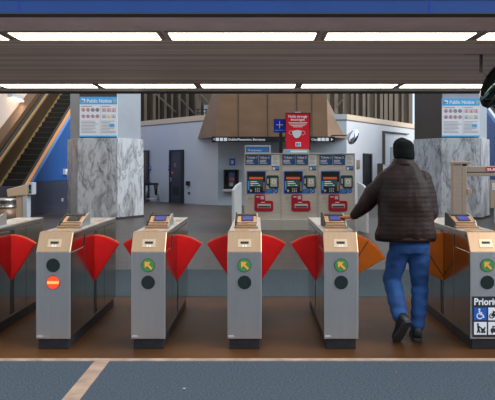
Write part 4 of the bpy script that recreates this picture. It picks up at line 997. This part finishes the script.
# shoes
def shoe(an, fwd, up, name='shoe'):
    sd_ = fwd.cross(up).normalized()
    m = MB(); P_ = lambda x, y_, z_: an + sd_*x + fwd*y_ + up*z_
    prof = [(-.082, .030, -.060, -.015), (-.070, .038, -.08, .022), (-.03, .041, -.08, .045), (.02, .042, -.08, .035), (.07, .045, -.08, -.005), (.12, .050, -.08, -.028), (.165, .050, -.08, -.040), (.20, .040, -.078, -.050), (.216, .022, -.074, -.058)]
    m.loft([[P_(w*math.copysign(abs(math.cos(a))**.8, math.cos(a)), y_, (lo + hi)/2 + (hi - lo)/2*math.copysign(abs(math.sin(a))**.7, math.sin(a))) for a in [2*PI*i/20 for i in range(20)]] for y_, w, lo, hi in prof], 'shoe')
    s_ = m.build(name, man)
    o_ = [(-.03, -.088), (-.042, -.06), (-.040, 0), (-.042, .06), (-.052, .12), (-.050, .175), (-.034, .215), (0, .226), (.034, .215), (.050, .175), (.052, .12), (.042, .06), (.040, 0), (.042, -.06), (.03, -.088)]
    m = MB(); m.loft([[P_(x*k_, y_*k_ if k_ != 1 else y_, z_) for x, y_ in o_] for z_, k_ in ((-.098, .97), (-.094, 1), (-.074, 1), (-.070, .96))], 'sole', smooth=False); m.build('sole', s_)
shoe(an_r + V((0, 0, -.001)), V((.12, 1, 0)).normalized(), V((0, 0, 1)))
shoe(an_l + V((0, 0, .0)), fd, fu)
# beanie and hair
m = MB(); n = 32
def hring(z_, rx, ry, dy=0): return [H(rx*math.cos(2*PI*i/n), dy + ry*math.sin(2*PI*i/n), z_ + .022*math.sin(2*PI*i/n)) for i in range(n)]
m.loft([hring(*a) for a in ((-.052, .076, .094, -.012), (-.058, .090, .108, -.012), (-.036, .094, .112, -.012), (-.012, .095, .113, -.012), (.016, .095, .113, -.012), (.020, .0935, .111, -.012), (.05, .094, .111, -.012), (.075, .091, .108, -.014), (.100, .080, .096, -.016), (.117, .060, .072, -.018), (.127, .030, .036, -.02))], 'beanie')
bn = m.build('beanie', man)
m = MB(); m.loft([hring(*a) for a in ((.02, .074, .09, -.02), (-.01, .080, .094, -.024), (-.04, .070, .074, -.032), (-.062, .060, .056, -.034), (-.066, .05, .045, -.034))], 'hair'); m.build('hair', man)

# ================================================================== light, camera
w = bpy.data.worlds.new('World'); bpy.context.scene.world = w; w.use_nodes = True
bg = w.node_tree.nodes['Background']; bg.inputs['Color'].default_value = (0.72, 0.85, 1.0, 1); bg.inputs['Strength'].default_value = 1.2
sl = bpy.data.lights.new('sun', 'SUN'); sl.energy = 3.5; sl.angle = R(50); sl.color = (.94, .97, 1)
so = bpy.data.objects.new('sun', sl); C.objects.link(so); so.rotation_euler = V((-.85, .30, -.62)).to_track_quat('-Z', 'Y').to_euler()
cam = bpy.data.cameras.new('camera'); co = bpy.data.objects.new('camera', cam); C.objects.link(co)
co.location = (0, 0, EYE); co.rotation_euler = (R(90), 0, 0)
cam.sensor_width = 36; cam.lens = F/495*36
cam.shift_x = -10.5/495; cam.shift_y = -32/495; cam.clip_end = 300
sc = bpy.context.scene; sc.camera = co
sc.view_settings.view_transform = 'Standard'; sc.view_settings.look = 'None'; sc.view_settings.gamma = 1; sc.view_settings.exposure = 0.0
